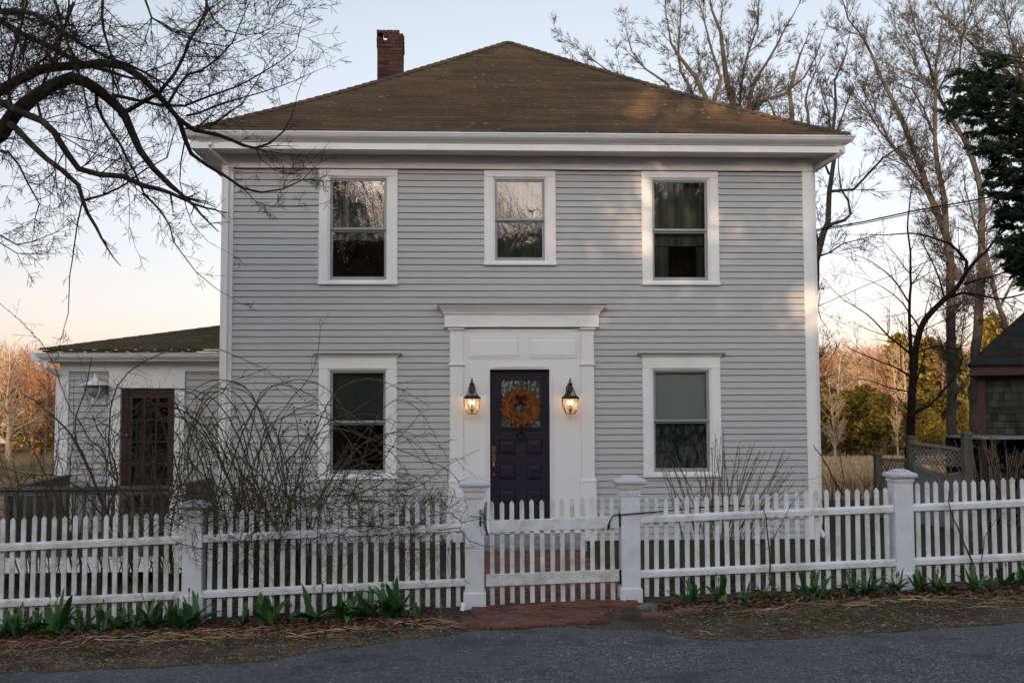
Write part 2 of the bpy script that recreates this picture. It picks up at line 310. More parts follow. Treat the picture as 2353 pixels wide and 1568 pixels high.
def tag(o, label, cat, group=None, kind=None):
    if label: o['label'] = label
    if cat: o['category'] = cat
    if group: o['group'] = group
    if kind: o['kind'] = kind
    return o
def thing(name, loc, label, cat, group=None):
    o = bpy.data.objects.new(name, None); COL.objects.link(o); o.location = loc; o.empty_display_size = .2
    return tag(o, label, cat, group)
def npmesh(name, V, Fq, m, parent=None, base=(0,0,0), smooth=True):      # fast mesh from numpy quads
    me = bpy.data.meshes.new(name); V = (V-np.array(base)).astype(np.float32); k = Fq.shape[1]
    me.vertices.add(len(V)); me.vertices.foreach_set('co', V.ravel())
    me.loops.add(Fq.size); me.loops.foreach_set('vertex_index', Fq.astype(np.int32).ravel())
    me.polygons.add(len(Fq)); me.polygons.foreach_set('loop_start', np.arange(0, Fq.size, k, dtype=np.int32))
    me.polygons.foreach_set('loop_total', np.full(len(Fq), k, dtype=np.int32))
    me.update(calc_edges=True); me.materials.append(M[m] if isinstance(m, str) else m)
    if smooth: me.shade_smooth()
    o = bpy.data.objects.new(name, me); COL.objects.link(o)
    if parent is not None: o.parent = parent
    else: o.location = base
    return o
def tubes(polys):      # list of (pts, radii) -> vertices, quads; number of sides follows the thickness
    outV = []; outF = []; off = 0
    cl = {3: [], 5: [], 9: []}
    for p in polys:
        r = p[1][0]; cl[3 if r < .011 else (5 if r < .045 else 9)].append(p)
    for n, ps in cl.items():
        if not ps: continue
        L = np.array([len(p[0]) for p in ps]); P = np.concatenate([np.asarray(p[0], float).reshape(-1, 3) for p in ps]); Rr = np.concatenate([np.asarray(p[1], float) for p in ps])
        idx = np.arange(len(P)); pid = np.repeat(np.arange(len(ps)), L); st = np.concatenate([[0], np.cumsum(L)[:-1]]); en = st+L-1
        nx = np.minimum(idx+1, en[pid]); pv = np.maximum(idx-1, st[pid]); T = P[nx]-P[pv]; T /= (np.linalg.norm(T, axis=1, keepdims=True)+1e-9)
        ov = np.abs(P[en]-P[st]); ref = np.zeros((len(ps), 3)); ref[np.arange(len(ps)), ov.argmin(1)] = 1
        A = np.cross(T, ref[pid]); A /= (np.linalg.norm(A, axis=1, keepdims=True)+1e-9); B = np.cross(T, A)
        q = 2*np.pi*np.arange(n)/n
        V = P[:, None, :]+Rr[:, None, None]*(A[:, None, :]*np.cos(q)[None, :, None]+B[:, None, :]*np.sin(q)[None, :, None])
        a = idx[idx != en[pid]]; k = np.arange(n)
        f = np.stack([a[:, None]*n+k, a[:, None]*n+(k+1) % n, (a+1)[:, None]*n+(k+1) % n, (a+1)[:, None]*n+k], -1).reshape(-1, 4)
        outV.append(V.reshape(-1, 3)); outF.append(f+off); off += len(P)*n
    return np.concatenate(outV), np.concatenate(outF)
def rvec():
    while True:
        v = (random.uniform(-1,1), random.uniform(-1,1), random.uniform(-1,1)); l = v[0]*v[0]+v[1]*v[1]+v[2]*v[2]
        if .01 < l < 1: l = math.sqrt(l); return (v[0]/l, v[1]/l, v[2]/l)
def perp(d):
    while True:
        v = rvec(); k = v[0]*d[0]+v[1]*d[1]+v[2]*d[2]; w = (v[0]-k*d[0], v[1]-k*d[1], v[2]-k*d[2]); l = math.sqrt(w[0]**2+w[1]**2+w[2]**2)
        if l > .2: return (w[0]/l, w[1]/l, w[2]/l)
def nrm(v): l = math.sqrt(v[0]**2+v[1]**2+v[2]**2)+1e-9; return (v[0]/l, v[1]/l, v[2]/l)
def grow(out, p, d, L, r, lvl, P):
    """one branch and everything that leaves it.  P: wob, up, ratio, n (children per metre by level), ang, rmin, step"""
    st = P['step'][min(lvl, len(P['step'])-1)]; n = max(3, int(L/st)); s = L/n; pts = [p]; rs = [r]; w = P['wob']; up = P['up'][min(lvl, len(P['up'])-1)]
    dirs = [d]
    for i in range(n):
        j = rvec(); d = nrm((d[0]+j[0]*w, d[1]+j[1]*w*P.get('flat', 1), d[2]+j[2]*w+up*s))
        p = (p[0]+d[0]*s, p[1]+d[1]*s, p[2]+d[2]*s); pts.append(p); rs.append(max(P['rmin'], r*(1-.8*(i+1)/n))); dirs.append(d)
    out.append((pts, rs))
    if lvl >= P['max']: return
    k = P['n'][lvl]*L; k = int(k)+(random.random() < k-int(k))
    for _ in range(k):
        t = random.uniform(.12, 1.0)**.85; i = min(n, max(1, int(t*n))); side(out, pts[i], dirs[i], L*P['ratio']*random.uniform(.5, 1.1)*(1-.45*t), rs[i]*.62, lvl+1, P)
def side(out, p, d, L, r, lvl, P):
    a = R(random.uniform(*P['ang'])); q = perp(d); q = nrm((q[0], q[1]*P.get('flat', 1), q[2]+P.get('qup', 0))); c, s_ = math.cos(a), math.sin(a)
    grow(out, p, nrm((d[0]*c+q[0]*s_, d[1]*c+q[1]*s_, d[2]*c+q[2]*s_)), max(L, .08), max(r, P['rmin']), lvl, P)
def smoothline(pts, rad, step=.15, wob=0.0):           # Catmull-Rom through 3-d points
    P_ = [np.array(p, float) for p in pts]; P_ = [2*P_[0]-P_[1]]+P_+[2*P_[-1]-P_[-2]]; out = []; rr = []
    for i in range(1, len(P_)-2):
        a, b, c, d = P_[i-1:i+3]; n = max(1, int(np.linalg.norm(c-b)/step))
        for k in range(n):
            t = k/n; out.append(.5*((2*b)+(-a+c)*t+(2*a-5*b+4*c-d)*t*t+(-a+3*b-3*c+d)*t**3)); rr.append(rad[i-1]*(1-t)+rad[i]*t)
    out.append(P_[-2]); rr.append(rad[-1])
    if wob: out = [o+np.random.uniform(-wob, wob, 3)*min(1, i) for i, o in enumerate(out)]
    return [tuple(o) for o in out], rr
def limb(out, px, Y, r0, r1, P, dens=None, lvl=0, Lc=None, wob=.01, step=.15, top=None):
    """a limb followed in the photograph at its own depth Y (number or list), with procedural side branches"""
    n = len(px); Ys = Y if isinstance(Y, (list, tuple)) else [Y]*n
    if len(Ys) == 2 and n != 2: Ys = [Ys[0]+(Ys[1]-Ys[0])*i/(n-1) for i in range(n)]
    pts = [at(x, y, yy) for (x, y), yy in zip(px, Ys)]; rad = [r0+(r1-r0)*(i/(n-1))**.8 for i in range(n)]
    pp, rr = smoothline(pts, rad, step, wob); out.append((pp, rr))
    A = np.array(pp); seg = np.linalg.norm(np.diff(A, axis=0), axis=1); tot = seg.sum(); k = int(tot*(dens if dens is not None else P['n'][0]))
    Lc = Lc or P['Lc']
    for _ in range(k):
        t = random.uniform(.08, 1.0); i = min(len(pp)-2, max(1, int(t*(len(pp)-1)))); d = nrm(A[min(i+1, len(pp)-1)]-A[i-1])
        side(out, pp[i], d, Lc*random.uniform(.35, 1.1)*(1-.35*t), min(rr[i]*.55, Lc*P.get('rk', .009)), lvl+1, P)
    d = nrm(A[-1]-A[-2]); grow(out, pp[-1], d, Lc*.6, rr[-1], lvl+1, P)
    return pp, rr
# ------------------------------------------------------------------ terrain
def clampv(a, lo, hi): return lo if a < lo else hi if a > hi else a
def sm(t): t = clampv(t, 0, 1); return t*t*(3-2*t)
def gz(x, y):
    zf = -0.225+.036*clampv(x, -12, 12)
    zh = -0.40 + (.08*clampv(x, -5.5, 0) if x < 0 else 0.0)
    k = sm((y+6.3)/4.6); z = zf*(1-k)+zh*k
    z -= 1.55*sm((y-6)/14)*(1 if x > -40 else 1)
    if x < -8: z -= .5*sm((-8-x)/10)*sm((y+5)/8)
    return z
def grid(name, xs, ys, zf, m, extra=0.0, jit=0.0):
    nx, ny = len(xs), len(ys)
    V = np.array([(x, y, zf(x, y)+extra+(random.uniform(-jit, jit) if jit else 0)) for y in ys for x in xs])
    i = np.arange(nx-1); j = np.arange(ny-1); a = (j[:, None]*nx+i).ravel(); F = np.stack([a, a+1, a+nx+1, a+nx], -1)
    o = npmesh(name, V, F, m); tag(o, None, None, kind='structure'); return o
xs = sorted(set([round(v, 3) for v in list(np.linspace(-600,-30,20))+list(np.linspace(-30,30,61))+list(np.linspace(30,600,20))]))
ys = list(np.linspace(-11, 30, 66))+list(np.linspace(34, 900, 30))
ground = grid('ground', xs, ys, gz, 'turf'); ground['label'] = 'patchy yard grass falling away to the marsh behind the house'
# the edge of the asphalt as it runs in the photograph (x, y)
EDGE = [(-14,-7.9),(-3.42,-7.89),(-2.45,-7.94),(-1.50,-7.93),(-0.89,-7.59),(-0.40,-7.42),(0.12,-7.21),(0.66,-7.20),(1.27,-7.40),(1.61,-7.70),(1.76,-7.93),(2.12,-8.06),(2.56,-8.06),(3.08,-8.01),(3.77,-7.95),(4.32,-7.90),(16,-7.8)]
def edge(x):
    for (a, b), (c, d) in zip(EDGE, EDGE[1:]):
        if a <= x <= c: return b+(d-b)*sm((x-a)/(c-a))
    return -7.2
# verge: bare earth strip between fence and asphalt, real undulation
def bumpz(x, y): return .012*math.sin(x*3.1+y*5)+.010*math.sin(x*7.3-y*9)+.006*math.sin(x*17+y*13)
def vz(x, y): return gz(x, y)+.014+bumpz(x, y)*.7*sm((y-edge(clampv(x, -14, 16)))/.3)-.07*sm((edge(clampv(x, -14, 16))-.03-y)/.08)
o = grid('verge', list(np.arange(-7, 9.01, .05)), list(np.arange(-8.6, -5.4, .05)), vz, 'earth', 0, .004); o['label'] = 'bare earth verge strewn with dead leaves between fence and road'
def gh(px, py, f=None):           # the ground point seen at a place in the photograph
    d = _f + _r*((px-1176)/FPX) - _u*((py-784)/FPX); P = Vector((0, -7, 0)); z = -.2
    for _ in range(12): P = CP+d*((z-CP.z)/d.z); z = (f or gz)(P.x, P.y)
    return P
def rz(x, y): return gz(x, -7.0)+.036*0+.030-.008*(abs(y+13)*0)+.0*x
ex = [-300,-120,-60,-30,-14]+[round(v, 2) for v in np.arange(-8, 10, .05)]+[14,30,60,120,300]
rows = []
V = []; 
yy = [0,.015,.04,.1,.3,.8,1.6,2.6,3.6,5,6.6,8.2,10]
for x in ex:
    e = edge(clampv(x, -14, 16))+(.018*math.sin(x*9)+.012*math.sin(x*23)+random.uniform(-.012, .012) if -8 < x < 10 else 0)
    for k, t in enumerate(yy):
        z = gz(x, -7.0)+(-.035, .008, .016, .022, .028)[min(k, 4)]+.03*sm(t/3) ; V.append((x, e-t, z))
n = len(yy); F = [(i*n+k, (i+1)*n+k, (i+1)*n+k+1, i*n+k+1) for i in range(len(ex)-1) for k in range(n-1)]
o = npmesh('road', np.array(V), np.array([f[::-1] for f in F]), 'asphalt'); o['kind'] = 'structure'; o['label'] = 'worn blue grey asphalt road'
# brick path: every brick modelled
pm = MB(); mm = MB()
for j in range(76):
    y = -7.20+j*.083
    if y > -1.02: break
    wl, wr = (.08, 1.56) if y < -6.25 else (.20, 1.44)
    if y > -5.9: wl, wr = .22, 1.62
    if y < -6.75: wl, wr = -.02, 1.40
    if y < -6.95: wl, wr = .02, 1.18
    x = wl - (.1 if j % 2 else 0)+random.uniform(-.02, .02)
    while x < wr-.03:
        w = .195; x1 = min(x+w, wr+random.uniform(-.02, .06)); x0 = max(x, wl-random.uniform(0, .05))
        if x1-x0 > .05:
            t = random.uniform(-.006, .006); zb = gz((x0+x1)/2, y)+.036+random.uniform(-.004, .004)
            a = random.uniform(-.003, .003)
            vs = [(x0+.004,y+.004+a,zb-.06),(x1-.004,y+.004-a,zb-.06),(x1-.004,y+.078-a,zb-.06),(x0+.004,y+.078+a,zb-.06),
                  (x0+.007,y+.007+a,zb+t),(x1-.007,y+.007-a,zb-t),(x1-.007,y+.075-a,zb-t*.5),(x0+.007,y+.075+a,zb+t*.5)]
            pm.add(vs, [(4,5,6,7),(0,1,5,4),(1,2,6,5),(2,3,7,6),(3,0,4,7)])
        x += w+.004
path = pm.build('path', 'pbrick'); path['kind'] = 'structure'; path['label'] = 'red brick path from the road through the gate to the doorstep'
g = MB()
ys_ = [-7.2+.3*i for i in range(22)]
for y0, y1 in zip(ys_, ys_[1:]):
    if y0 > -1.05: break
    vs = []
    for y in (y0, min(y1, -1.0)):
        for x in ((.14, .8, 1.5) if y > -6.7 else (.10, .6, 1.12)): vs.append((x, y, gz(x, y)+.026))
    g.add(vs, [(0,1,4,3),(1,2,5,4)])
o = g.build('path_bedding', 'mortar', path)
# ------------------------------------------------------------------ the house
HX0, HX1, HZ0, HZ1 = -3.585, 5.335, -0.372, 5.205
house = thing('house', (.87, 0, HZ0), 'grey clapboard two storey house with brown hip roof and white trim', 'house')
def part(mb, name, m, parent=None, **kw): return mb.build(name, m, parent or house, **kw)
WINS = [  # name, x0, x1, z0, z1, style
    ('ul', -2.168, -.991, 3.456, 5.2), ('um', .316, 1.401, 3.754, 5.2), ('ur', 2.715, 3.898, 3.456, 5.2),
    ('ll', -2.150, -.993, .561, 2.36), ('lr', 2.700, 3.885, .561, 2.36)]
OPEN = [(a+.02, b-.02, c+.02, d+.02) for _, a, b, c, d in WINS]+[(-.19, 1.945, HZ0-.1, 2.98)]
RV = .0095
def clap(mb, x0, x1, z0, z1, yf, opens, axis='y', ex=.0985, sgn=-1):
    k = 0; z = z0
    while z < z1-.005:
        zt = min(z+ex, z1); segs = [(x0, x1)]
        for a, b, c, d in opens:
            if c < (z+zt)/2 < d:
                ns = []
                for s0, s1 in segs:
                    if b <= s0 or a >= s1: ns.append((s0, s1)); continue
                    if a > s0: ns.append((s0, a))
                    if b < s1: ns.append((b, s1))
                segs = ns
        for s0, s1 in segs:
            # split long boards at staggered joints
            cut = [s0]; q = s0+random.uniform(1.5, 4.5)
            while q < s1-.8: cut.append(q); q += random.uniform(3.0, 4.8)
            cut.append(s1)
            for a, b in zip(cut, cut[1:]):
                j = random.uniform(-.0008, .0008); pr = .017; b_ = b-.0008
                if axis == 'y':
                    vs = [(a,yf-pr,z+j),(b_,yf-pr,z+j),(b_,yf-.003,zt-RV),(a,yf-.003,zt-RV),(a,yf+.032,z+j),(b_,yf+.032,z+j),(a,yf+.032,zt-RV),(b_,yf+.032,zt-RV)]
                else:
                    vs = [(yf+pr*sgn,a,z+j),(yf+pr*sgn,b_,z+j),(yf+.003*sgn,b_,zt-RV),(yf+.003*sgn,a,zt-RV),(yf-.028*sgn,a,z+j),(yf-.028*sgn,b_,z+j),(yf-.028*sgn,a,zt-RV),(yf-.028*sgn,b_,zt-RV)]
                mb.add(vs, [(0,1,2,3),(0,4,5,1),(0,3,6,4),(1,5,7,2),(3,2,7,6)])
        z = zt
wall = MB(); clap(wall, HX0+.14, HX1-.13, HZ0, HZ1, 0.0, OPEN)
clap(wall, .05, 8.9, HZ0, 5.3, HX1-.01, [], 'x', sgn=1); clap(wall, .05, 8.9, HZ0, 5.3, HX0+.01, [], 'x', sgn=-1)
# sheathing behind the boards with real openings
def sheath(mb, x0, x1, z0, z1, y, opens):
    X = sorted({x0, x1, *[o for a in opens for o in a[:2]]}); Z = sorted({z0, z1, *[clampv(o, z0, z1) for a in opens for o in a[2:]]})
    for a, b in zip(X, X[1:]):
        for c, d in zip(Z, Z[1:]):
            mx, mz = (a+b)/2, (c+d)/2
            if any(o[0] < mx < o[1] and o[2] < mz < o[3] for o in opens): continue
            mb.add([(a,y,c),(b,y,c),(b,y,d),(a,y,d)], [(0,1,2,3)])
sheath(wall, HX0+.02, HX1-.02, HZ0, 5.5, .034, OPEN)
wall.add([(HX1-.02,.012,HZ0),(HX1-.02,8.9,HZ0),(HX1-.02,8.9,5.5),(HX1-.02,.012,5.5)], [(0,1,2,3)])
wall.add([(HX0+.02,.012,HZ0),(HX0+.02,8.9,HZ0),(HX0+.02,8.9,5.5),(HX0+.02,.012,5.5)], [(3,2,1,0)])
wall.add([(HX0+.02,8.9,HZ0),(HX1-.02,8.9,HZ0),(HX1-.02,8.9,5.5),(HX0+.02,8.9,5.5)], [(3,2,1,0)])
part(wall, 'wall', 'siding')
b = MB().box(HX0+.03, -.05, .03, 8.85, -1.3, HZ0-.004).box(1.75, HX1-.03, .03, 8.85, -1.3, HZ0-.004).box(-.05, 1.75, .05, 8.85, -1.3, HZ0-.004); part(b, 'foundation', 'concrete')
for x0, x1 in ((HX0-.005, HX0+.145), (HX1-.135, HX1+.005)):
    b = MB().box(x0, x1, -.030, .012, HZ0-.01, HZ1+.01); o = part(b, 'corner_board', 'trim', bevel=.003)
for x0, x1 in ((HX0-.03, HX0-.006), (HX1+.006, HX1+.03)):
    b = MB().box(x0, x1, -.028, .12, HZ0-.01, HZ1+.01); part(b, 'corner_board', 'trim', bevel=.003)
b = MB().box(HX0-.03, HX1+.03, -.045, .01, HZ1+.012, 5.408)
b.box(HX0-.032, HX0+.0, .012, 8.9, HZ1+.012, 5.408).box(HX1, HX1+.032, .012, 8.9, HZ1+.012, 5.408); part(b, 'frieze_board', 'trim')
# eaves
EF, ES = .45, .38; EX0, EX1, EY0, EY1 = HX0-ES, HX1+ES, -EF, 9.2
b = MB().box(EX0+.012, EX1-.012, EY0+.012, EY1, 5.412, 5.430); part(b, 'soffit', 'trim')
b = MB().box(EX0-.01, EX1+.01, EY0-.012, EY0+.012, 5.402, 5.50).box(EX0-.01, EX0+.012, EY0+.013, EY1, 5.402, 5.50).box(EX1-.012, EX1+.01, EY0+.013, EY1, 5.402, 5.50)
part(b, 'fascia', 'trim', bevel=.002)
# moulded gutter: a cornice profile with a rolled lip
gp = [(0.0,5.505),(.012,5.507),(.020,5.520),(.028,5.524),(.042,5.530),(.075,5.548),(.105,5.575),(.118,5.600),(.120,5.612),(.132,5.616),(.134,5.636),(.128,5.640)]
g = MB().profile([(p, z) for p, z in gp], EX0, EX1); g.v = [(x, y+EY0-.013, z) for x, y, z in g.v]
gut = part(g, 'gutter', 'gutter')
# roof: four concave hip slopes of overlapping shingle courses
cx, cy = .87, 4.35; RX0, RX1, RY0, RY1 = EX0-.06, EX1+.06, EY0-.085, 9.285; ZE, ZA = 5.665, 8.71
def rz_(t): t = max(0.0, t); return ZE+(ZA-ZE)*t-.075*math.sin(math.pi*min(1, t**.75))
def slope(mb, c0, c1, ap, nrow, th=.019, tab=.9):
    c0, c1, ap = Vector(c0), Vector(c1), Vector(ap); nn = (c1-c0).cross(ap-c0).normalized()
    if nn.z < 0: nn = -nn
    for i in range(nrow):
        t0, t1 = i/nrow, (i+1)/nrow
        def pt(s, t, up): 
            a = c0.lerp(ap, t); b = c1.lerp(ap, t); p = a.lerp(b, s); p = Vector((p.x, p.y, rz_(t)))+nn*up; return p
        L = (c0.lerp(ap, t0)-c1.lerp(ap, t0)).length; off = random.random()*tab; cuts = [0.0]; q = off
        while q < L: 
            if q > .06 and q < L-.06: cuts.append(q/L)
            q += tab*random.choice((1, 1, 1, .98))
        cuts.append(1.0)
        for a, b in zip(cuts, cuts[1:]):
            j = random.uniform(0, .004); k = .0022/L if L > .2 else 0; ww = random.uniform(-.006, .006)
            p = [pt(a+k, t0+ww/6, th+j), pt(b-k, t0+ww/6, th+j), pt(b-k, min(1, t1+.1/nrow), 0), pt(a+k, min(1, t1+.1/nrow), 0), pt(a+k, t0+ww/6, -.004), pt(b-k, t0+ww/6, -.004)]
            mb.add([tuple(v) for v in p], [(0,1,2,3), (4,5,1,0), (0,3,4), (1,5,2)])
rf = MB(); NR = 37; A_ = (cx, cy, 0)
slope(rf, (RX0,RY0,0), (RX1,RY0,0), A_, NR); slope(rf, (RX1,RY0,0), (RX1,RY1,0), A_, NR); slope(rf, (RX0,RY1,0), (RX0,RY0,0), A_, NR); slope(rf, (RX1,RY1,0), (RX0,RY1,0), A_, NR)
roof = part(rf, 'roof', 'roof')
dk = MB()      # dark drip edge and roof deck below the shingles
dk.box(RX0+.015, RX1-.015, RY0+.012, RY0+.04, ZE-.030, ZE-.006).box(RX0+.015, RX0+.04, RY0+.041, RY1, ZE-.030, ZE-.006).box(RX1-.04, RX1-.015, RY0+.041, RY1, ZE-.030, ZE-.006)
dk.add([(EX0,EY0,5.44),(EX1,EY0,5.44),(EX1,EY1,5.44),(EX0,EY1,5.44),(cx,cy,8.55)], [(0,1,4),(1,2,4),(2,3,4),(3,0,4)])
part(dk, 'roof_deck', 'darkwood', roof)
hp = MB()      # hip caps: overlapping folded shingles along each hip
for c in ((RX0,RY0), (RX1,RY0), (RX0,RY1), (RX1,RY1)):
    a = Vector((c[0], c[1], 0)); ap = Vector((cx, cy, 0)); m = 42
    for i in range(m):
        t0, t1 = i/m, min(1, (i+1.25)/m); p0 = a.lerp(ap, t0); p1 = a.lerp(ap, t1); d = (ap-a).normalized(); w = Vector((-d.y, d.x, 0))*.12
        z0, z1 = rz_(t0)+.034, rz_(t1)+.026; dz = .055
        hp.add([(p0.x-w.x,p0.y-w.y,z0-dz),(p0.x,p0.y,z0+.004),(p0.x+w.x,p0.y+w.y,z0-dz),(p1.x-w.x,p1.y-w.y,z1-dz-.01),(p1.x,p1.y,z1-.006),(p1.x+w.x,p1.y+w.y,z1-dz-.01),
                (p0.x-w.x,p0.y-w.y,z0-dz-.03),(p0.x,p0.y,z0-.02),(p0.x+w.x,p0.y+w.y,z0-dz-.03)], [(0,1,4,3),(1,2,5,4),(6,7,1,0),(7,8,2,1)])
part(hp, 'hip_cap', 'roof', roof)
# chimney: individual weathered bricks, broken crown
cb = MB(); C0 = at(866, 76, 4.15).x-.0; chx, chw, chy, chd = -1.630, .485, 3.95, .47; z = 6.9; row = 0
ztop = 8.71
while z < ztop:
    left = ztop-z; exp = .012 if left < .30 else 0.0
    for side_, (ox, oy, dx, dy) in enumerate(((0,0,1,0), (0,1,1,0), (0,0,0,1), (1,0,0,1))):
        L = chw if dx else chd; bl = L/2.0 if left > .27 else L/4.0; s = -(bl/2 if row % 2 else 0)
        while s < L-.02:
            a, b_ = max(0, s), min(L, s+bl); s += bl
            if left < .08 and random.random() < .45: continue
            if .08 <= left < .15 and random.random() < .10: continue
            if b_-a < .03: continue
            j = random.uniform(-.004, .006)+exp; w = .10
            if dx: x0, x1 = chx+a+.004-(exp if a == 0 else 0), chx+b_-.004+(exp if b_ == L else 0); y0, y1 = (chy-j, chy+w) if oy == 0 else (chy+chd-w, chy+chd+j)
            else: y0, y1 = chy+a+.104*(a == 0)+.004, chy+b_-.104*(b_ == L)-.004; x0, x1 = (chx-j, chx+w) if ox == 0 else (chx+chw-w, chx+chw+j)
            if y1-y0 < .02: continue
            cb.box(x0, x1, y0, y1, z+.004, z+.062+random.uniform(-.002, .002))
    z += .067; row += 1
chim = part(cb, 'chimney', 'brick', roof)
part(MB().box(chx+.012, chx+chw-.012, chy+.012, chy+.09, 6.9, ztop-.30).box(chx+.012, chx+chw-.012, chy+chd-.09, chy+chd-.012, 6.9, ztop-.28).box(chx+.012, chx+.09, chy+.09, chy+chd-.09, 6.9, ztop-.28).box(chx+chw-.09, chx+chw-.012, chy+.09, chy+chd-.09, 6.9, ztop-.28), 'chimney_mortar', 'mortar', roof)
# ---------------- windows
def window(x0, x1, z0, z1, low, film):
    cw = .137; hd = .100 if not low else .165; sill = .046
    w = MB(); yo = -.030
    w.box(x0, x0+cw, yo, .012, z0+sill, z1-hd-(.001)); w.box(x1-cw, x1, yo, .012, z0+sill, z1-hd-.001)
    w.box(x0-(0 if not low else .0), x1, yo-.002, .012, z1-hd, z1)
    casing = part(w, 'window_casing', 'trim', bevel=.002)
    part(MB().box(x0-.008, x1+.008, yo-.022, .012, z0, z0+sill-.001), 'window_sill', 'trim', casing, bevel=.003)
    a, b, c, d = x0+cw, x1-cw, z0+sill, z1-hd
    f = MB()                                            # stepped inner stop
    for k, (t, y) in enumerate(((0, -.012), (.014, -.002))):
        t1 = t+.014; f.box(a+t, a+t1, y, .10, c+t, d-t); f.box(b-t1, b-t, y, .10, c+t, d-t); f.box(a+t1, b-t1, y, .10, d-t1, d-t); f.box(a+t1, b-t1, y, .10, c+t, c+t1)
    part(f, 'window_frame', 'trim', casing)
    a += .029; b -= .029; c += .029; d -= .029; m = c+(d-c)*.5-.0
    def sash(za, zb, y, bot, top, nm):
        s = MB(); st = .036
        s.box(a+.001, a+st, y, y+.035, za, zb).box(b-st, b-.001, y, y+.035, za, zb).box(a+st, b-st, y, y+.035, za, za+bot).box(a+st, b-st, y, y+.035, zb-top, zb)
        o = part(s, nm, 'sash', casing, bevel=.002)
        return (a+st, b-st, za+bot, zb-top, y+.02)
    up = sash(m-.010, d, .022, .036, .030, 'upper_sash'); lw = sash(c, m-.012, .060, .055, .026, 'lower_sash')
    for q in (up, lw):
        part(mbq(q), 'pane', 'glass', casing)
    # the dark room behind and what hangs in it
    r = MB(); Y0, Y1 = .10, 1.2; A, B, C, D = a-.03, b+.03, c-.03, d+.03
    r.add([(A,Y0,C),(B,Y0,C),(B,Y0,D),(A,Y0,D),(A,Y1,C),(B,Y1,C),(B,Y1,D),(A,Y1,D)], [(0,4,5,1),(1,5,6,2),(2,6,7,3),(3,7,4,0),(4,7,6,5)]); part(r, 'room_recess', 'interior', casing)
    return casing, (a, b, c, d, m)
def mbq(q): m = MB(); m.add([(q[0],q[4],q[2]),(q[1],q[4],q[2]),(q[1],q[4],q[3]),(q[0],q[4],q[3])], [(0,1,2,3)]); return m
def hang(par, x0, x1, z0, z1, y, m, nm, fold=.02, n=60):
    mb = MB(); vs = []
    for i in range(n+1):
        t = i/n; x = x0+(x1-x0)*t; yy = y+fold*math.sin(t*n*.55)*(.6+.4*math.sin(t*9)); vs += [(x, yy, z0), (x, yy, z1)]
    mb.add(vs, [(2*i, 2*i+2, 2*i+3, 2*i+1) for i in range(n)]); part(mb, nm, m, par, smooth=True)
WP = {}
for nm, a, b, c, d in WINS:
    WP[nm] = window(a, b, c, d, nm in ('ll', 'lr'), 0)
cs, (a, b, c, d, m) = WP['ul']; hang(cs, a, b, m-.15, d, .17, 'curtain_dark', 'curtain')
cs, (a, b, c, d, m) = WP['um']; hang(cs, a, b, c, d, .18, 'curtain_dark', 'curtain')
cs, (a, b, c, d, m) = WP['ur']; hang(cs, a, b, m-.22, d, .17, 'curtain_dark', 'curtain'); hang(cs, a, a+.28, c, m-.23, .2, 'curtain_dark', 'curtain'); hang(cs, b-.14, b, c, m-.23, .2, 'curtain_dark', 'curtain')
cs, (a, b, c, d, m) = WP['ll']; hang(cs, a, b, m-.03, d, .14, 'shade_dark', 'window_shade', .002)
cs, (a, b, c, d, m) = WP['lr']; hang(cs, a+.005, b-.005, m-.01, d, .112, 'shade', 'window_shade', .001)
hang(cs, a, b, c, m, .16, 'lace_dim', 'curtain', .010)
for nm in ('ll', 'lr'):       # moulded crowns over the two lower windows, with dark flashing
    _, a, b, c, d = [w for w in WINS if w[0] == nm][0]; cs = WP[nm][0]
    g = MB().profile([(.004,0),(.014,.004),(.016,.014),(.030,.022),(.048,.036),(.052,.048)], a-.0, b+.0); g.v = [(x, y-.030, z+d+.001) for x, y, z in g.v]; part(g, 'window_crown', 'trim', cs)
    part(MB().box(a-.075, b+.075, -.100, .0, d+.051, d+.059), 'window_flashing', 'iron', cs)
# ---------------- entrance surround
DX0, DX1, DZ0, DZ1 = .385, 1.305, -.045, 2.195
s = MB()
s.box(-.005, DX0-.001, -.030, .012, -.25, 2.80); s.box(DX1+.001, 1.765, -.030, .012, -.25, 2.80); s.box(DX0, DX1, -.030, .012, DZ1, 2.80)
sur = part(s, 'door_surround', 'gloss')
for x0, x1 in ((-.204, -.004), (1.766, 1.962)):     # pilasters with plinth, band and cap
    s = MB()
    s.box(x0, x1, -.052, .012, .53, 2.765)
    s.box(x0-.022, x1+.022, -.078, .012, -.37, .505)
    for e, za, zb in ((.034, .505, .520), (.016, .521, .545), (.026, 2.243, 2.256), (.016, 2.257, 2.275), (.010, 2.765, 2.775), (.030, 2.776, 2.792), (.018, 2.793, 2.812)):
        s.box(x0-e, x1+e, -.052-e, .012, za, zb)
    part(s, 'pilaster', 'gloss', sur, bevel=.002)
s = MB().box(-.283, 2.039, -.085, .012, 2.832, 3.000)
s.box(-.293, 2.049, -.100, .012, 2.814, 2.831); part(s, 'entablature', 'gloss', sur, bevel=.002)
g = MB().profile([(.0,3.001),(.016,3.004),(.018,3.014),(.018,3.050),(.040,3.054),(.046,3.064),(.060,3.086),(.082,3.108),(.086,3.122),(.100,3.124),(.100,3.134)], -.283, 2.039)
g.v = [(x, y-.085, z) for x, y, z in g.v]; part(g, 'crown_moulding', 'gloss', sur)
s = MB(); k = 0; x = -.285
while x < 2.04:
    s.box(x, x+.018, -.118, -.1031, 3.018+(.014 if k % 2 else 0), 3.032+(.014 if k % 2 else 0)); x += .0195; k += 1
part(s, 'dentils', 'gloss', sur)
part(MB().box(-.392, 2.148, -.192, .0, 3.136, 3.143), 'flashing', 'bronze', sur)
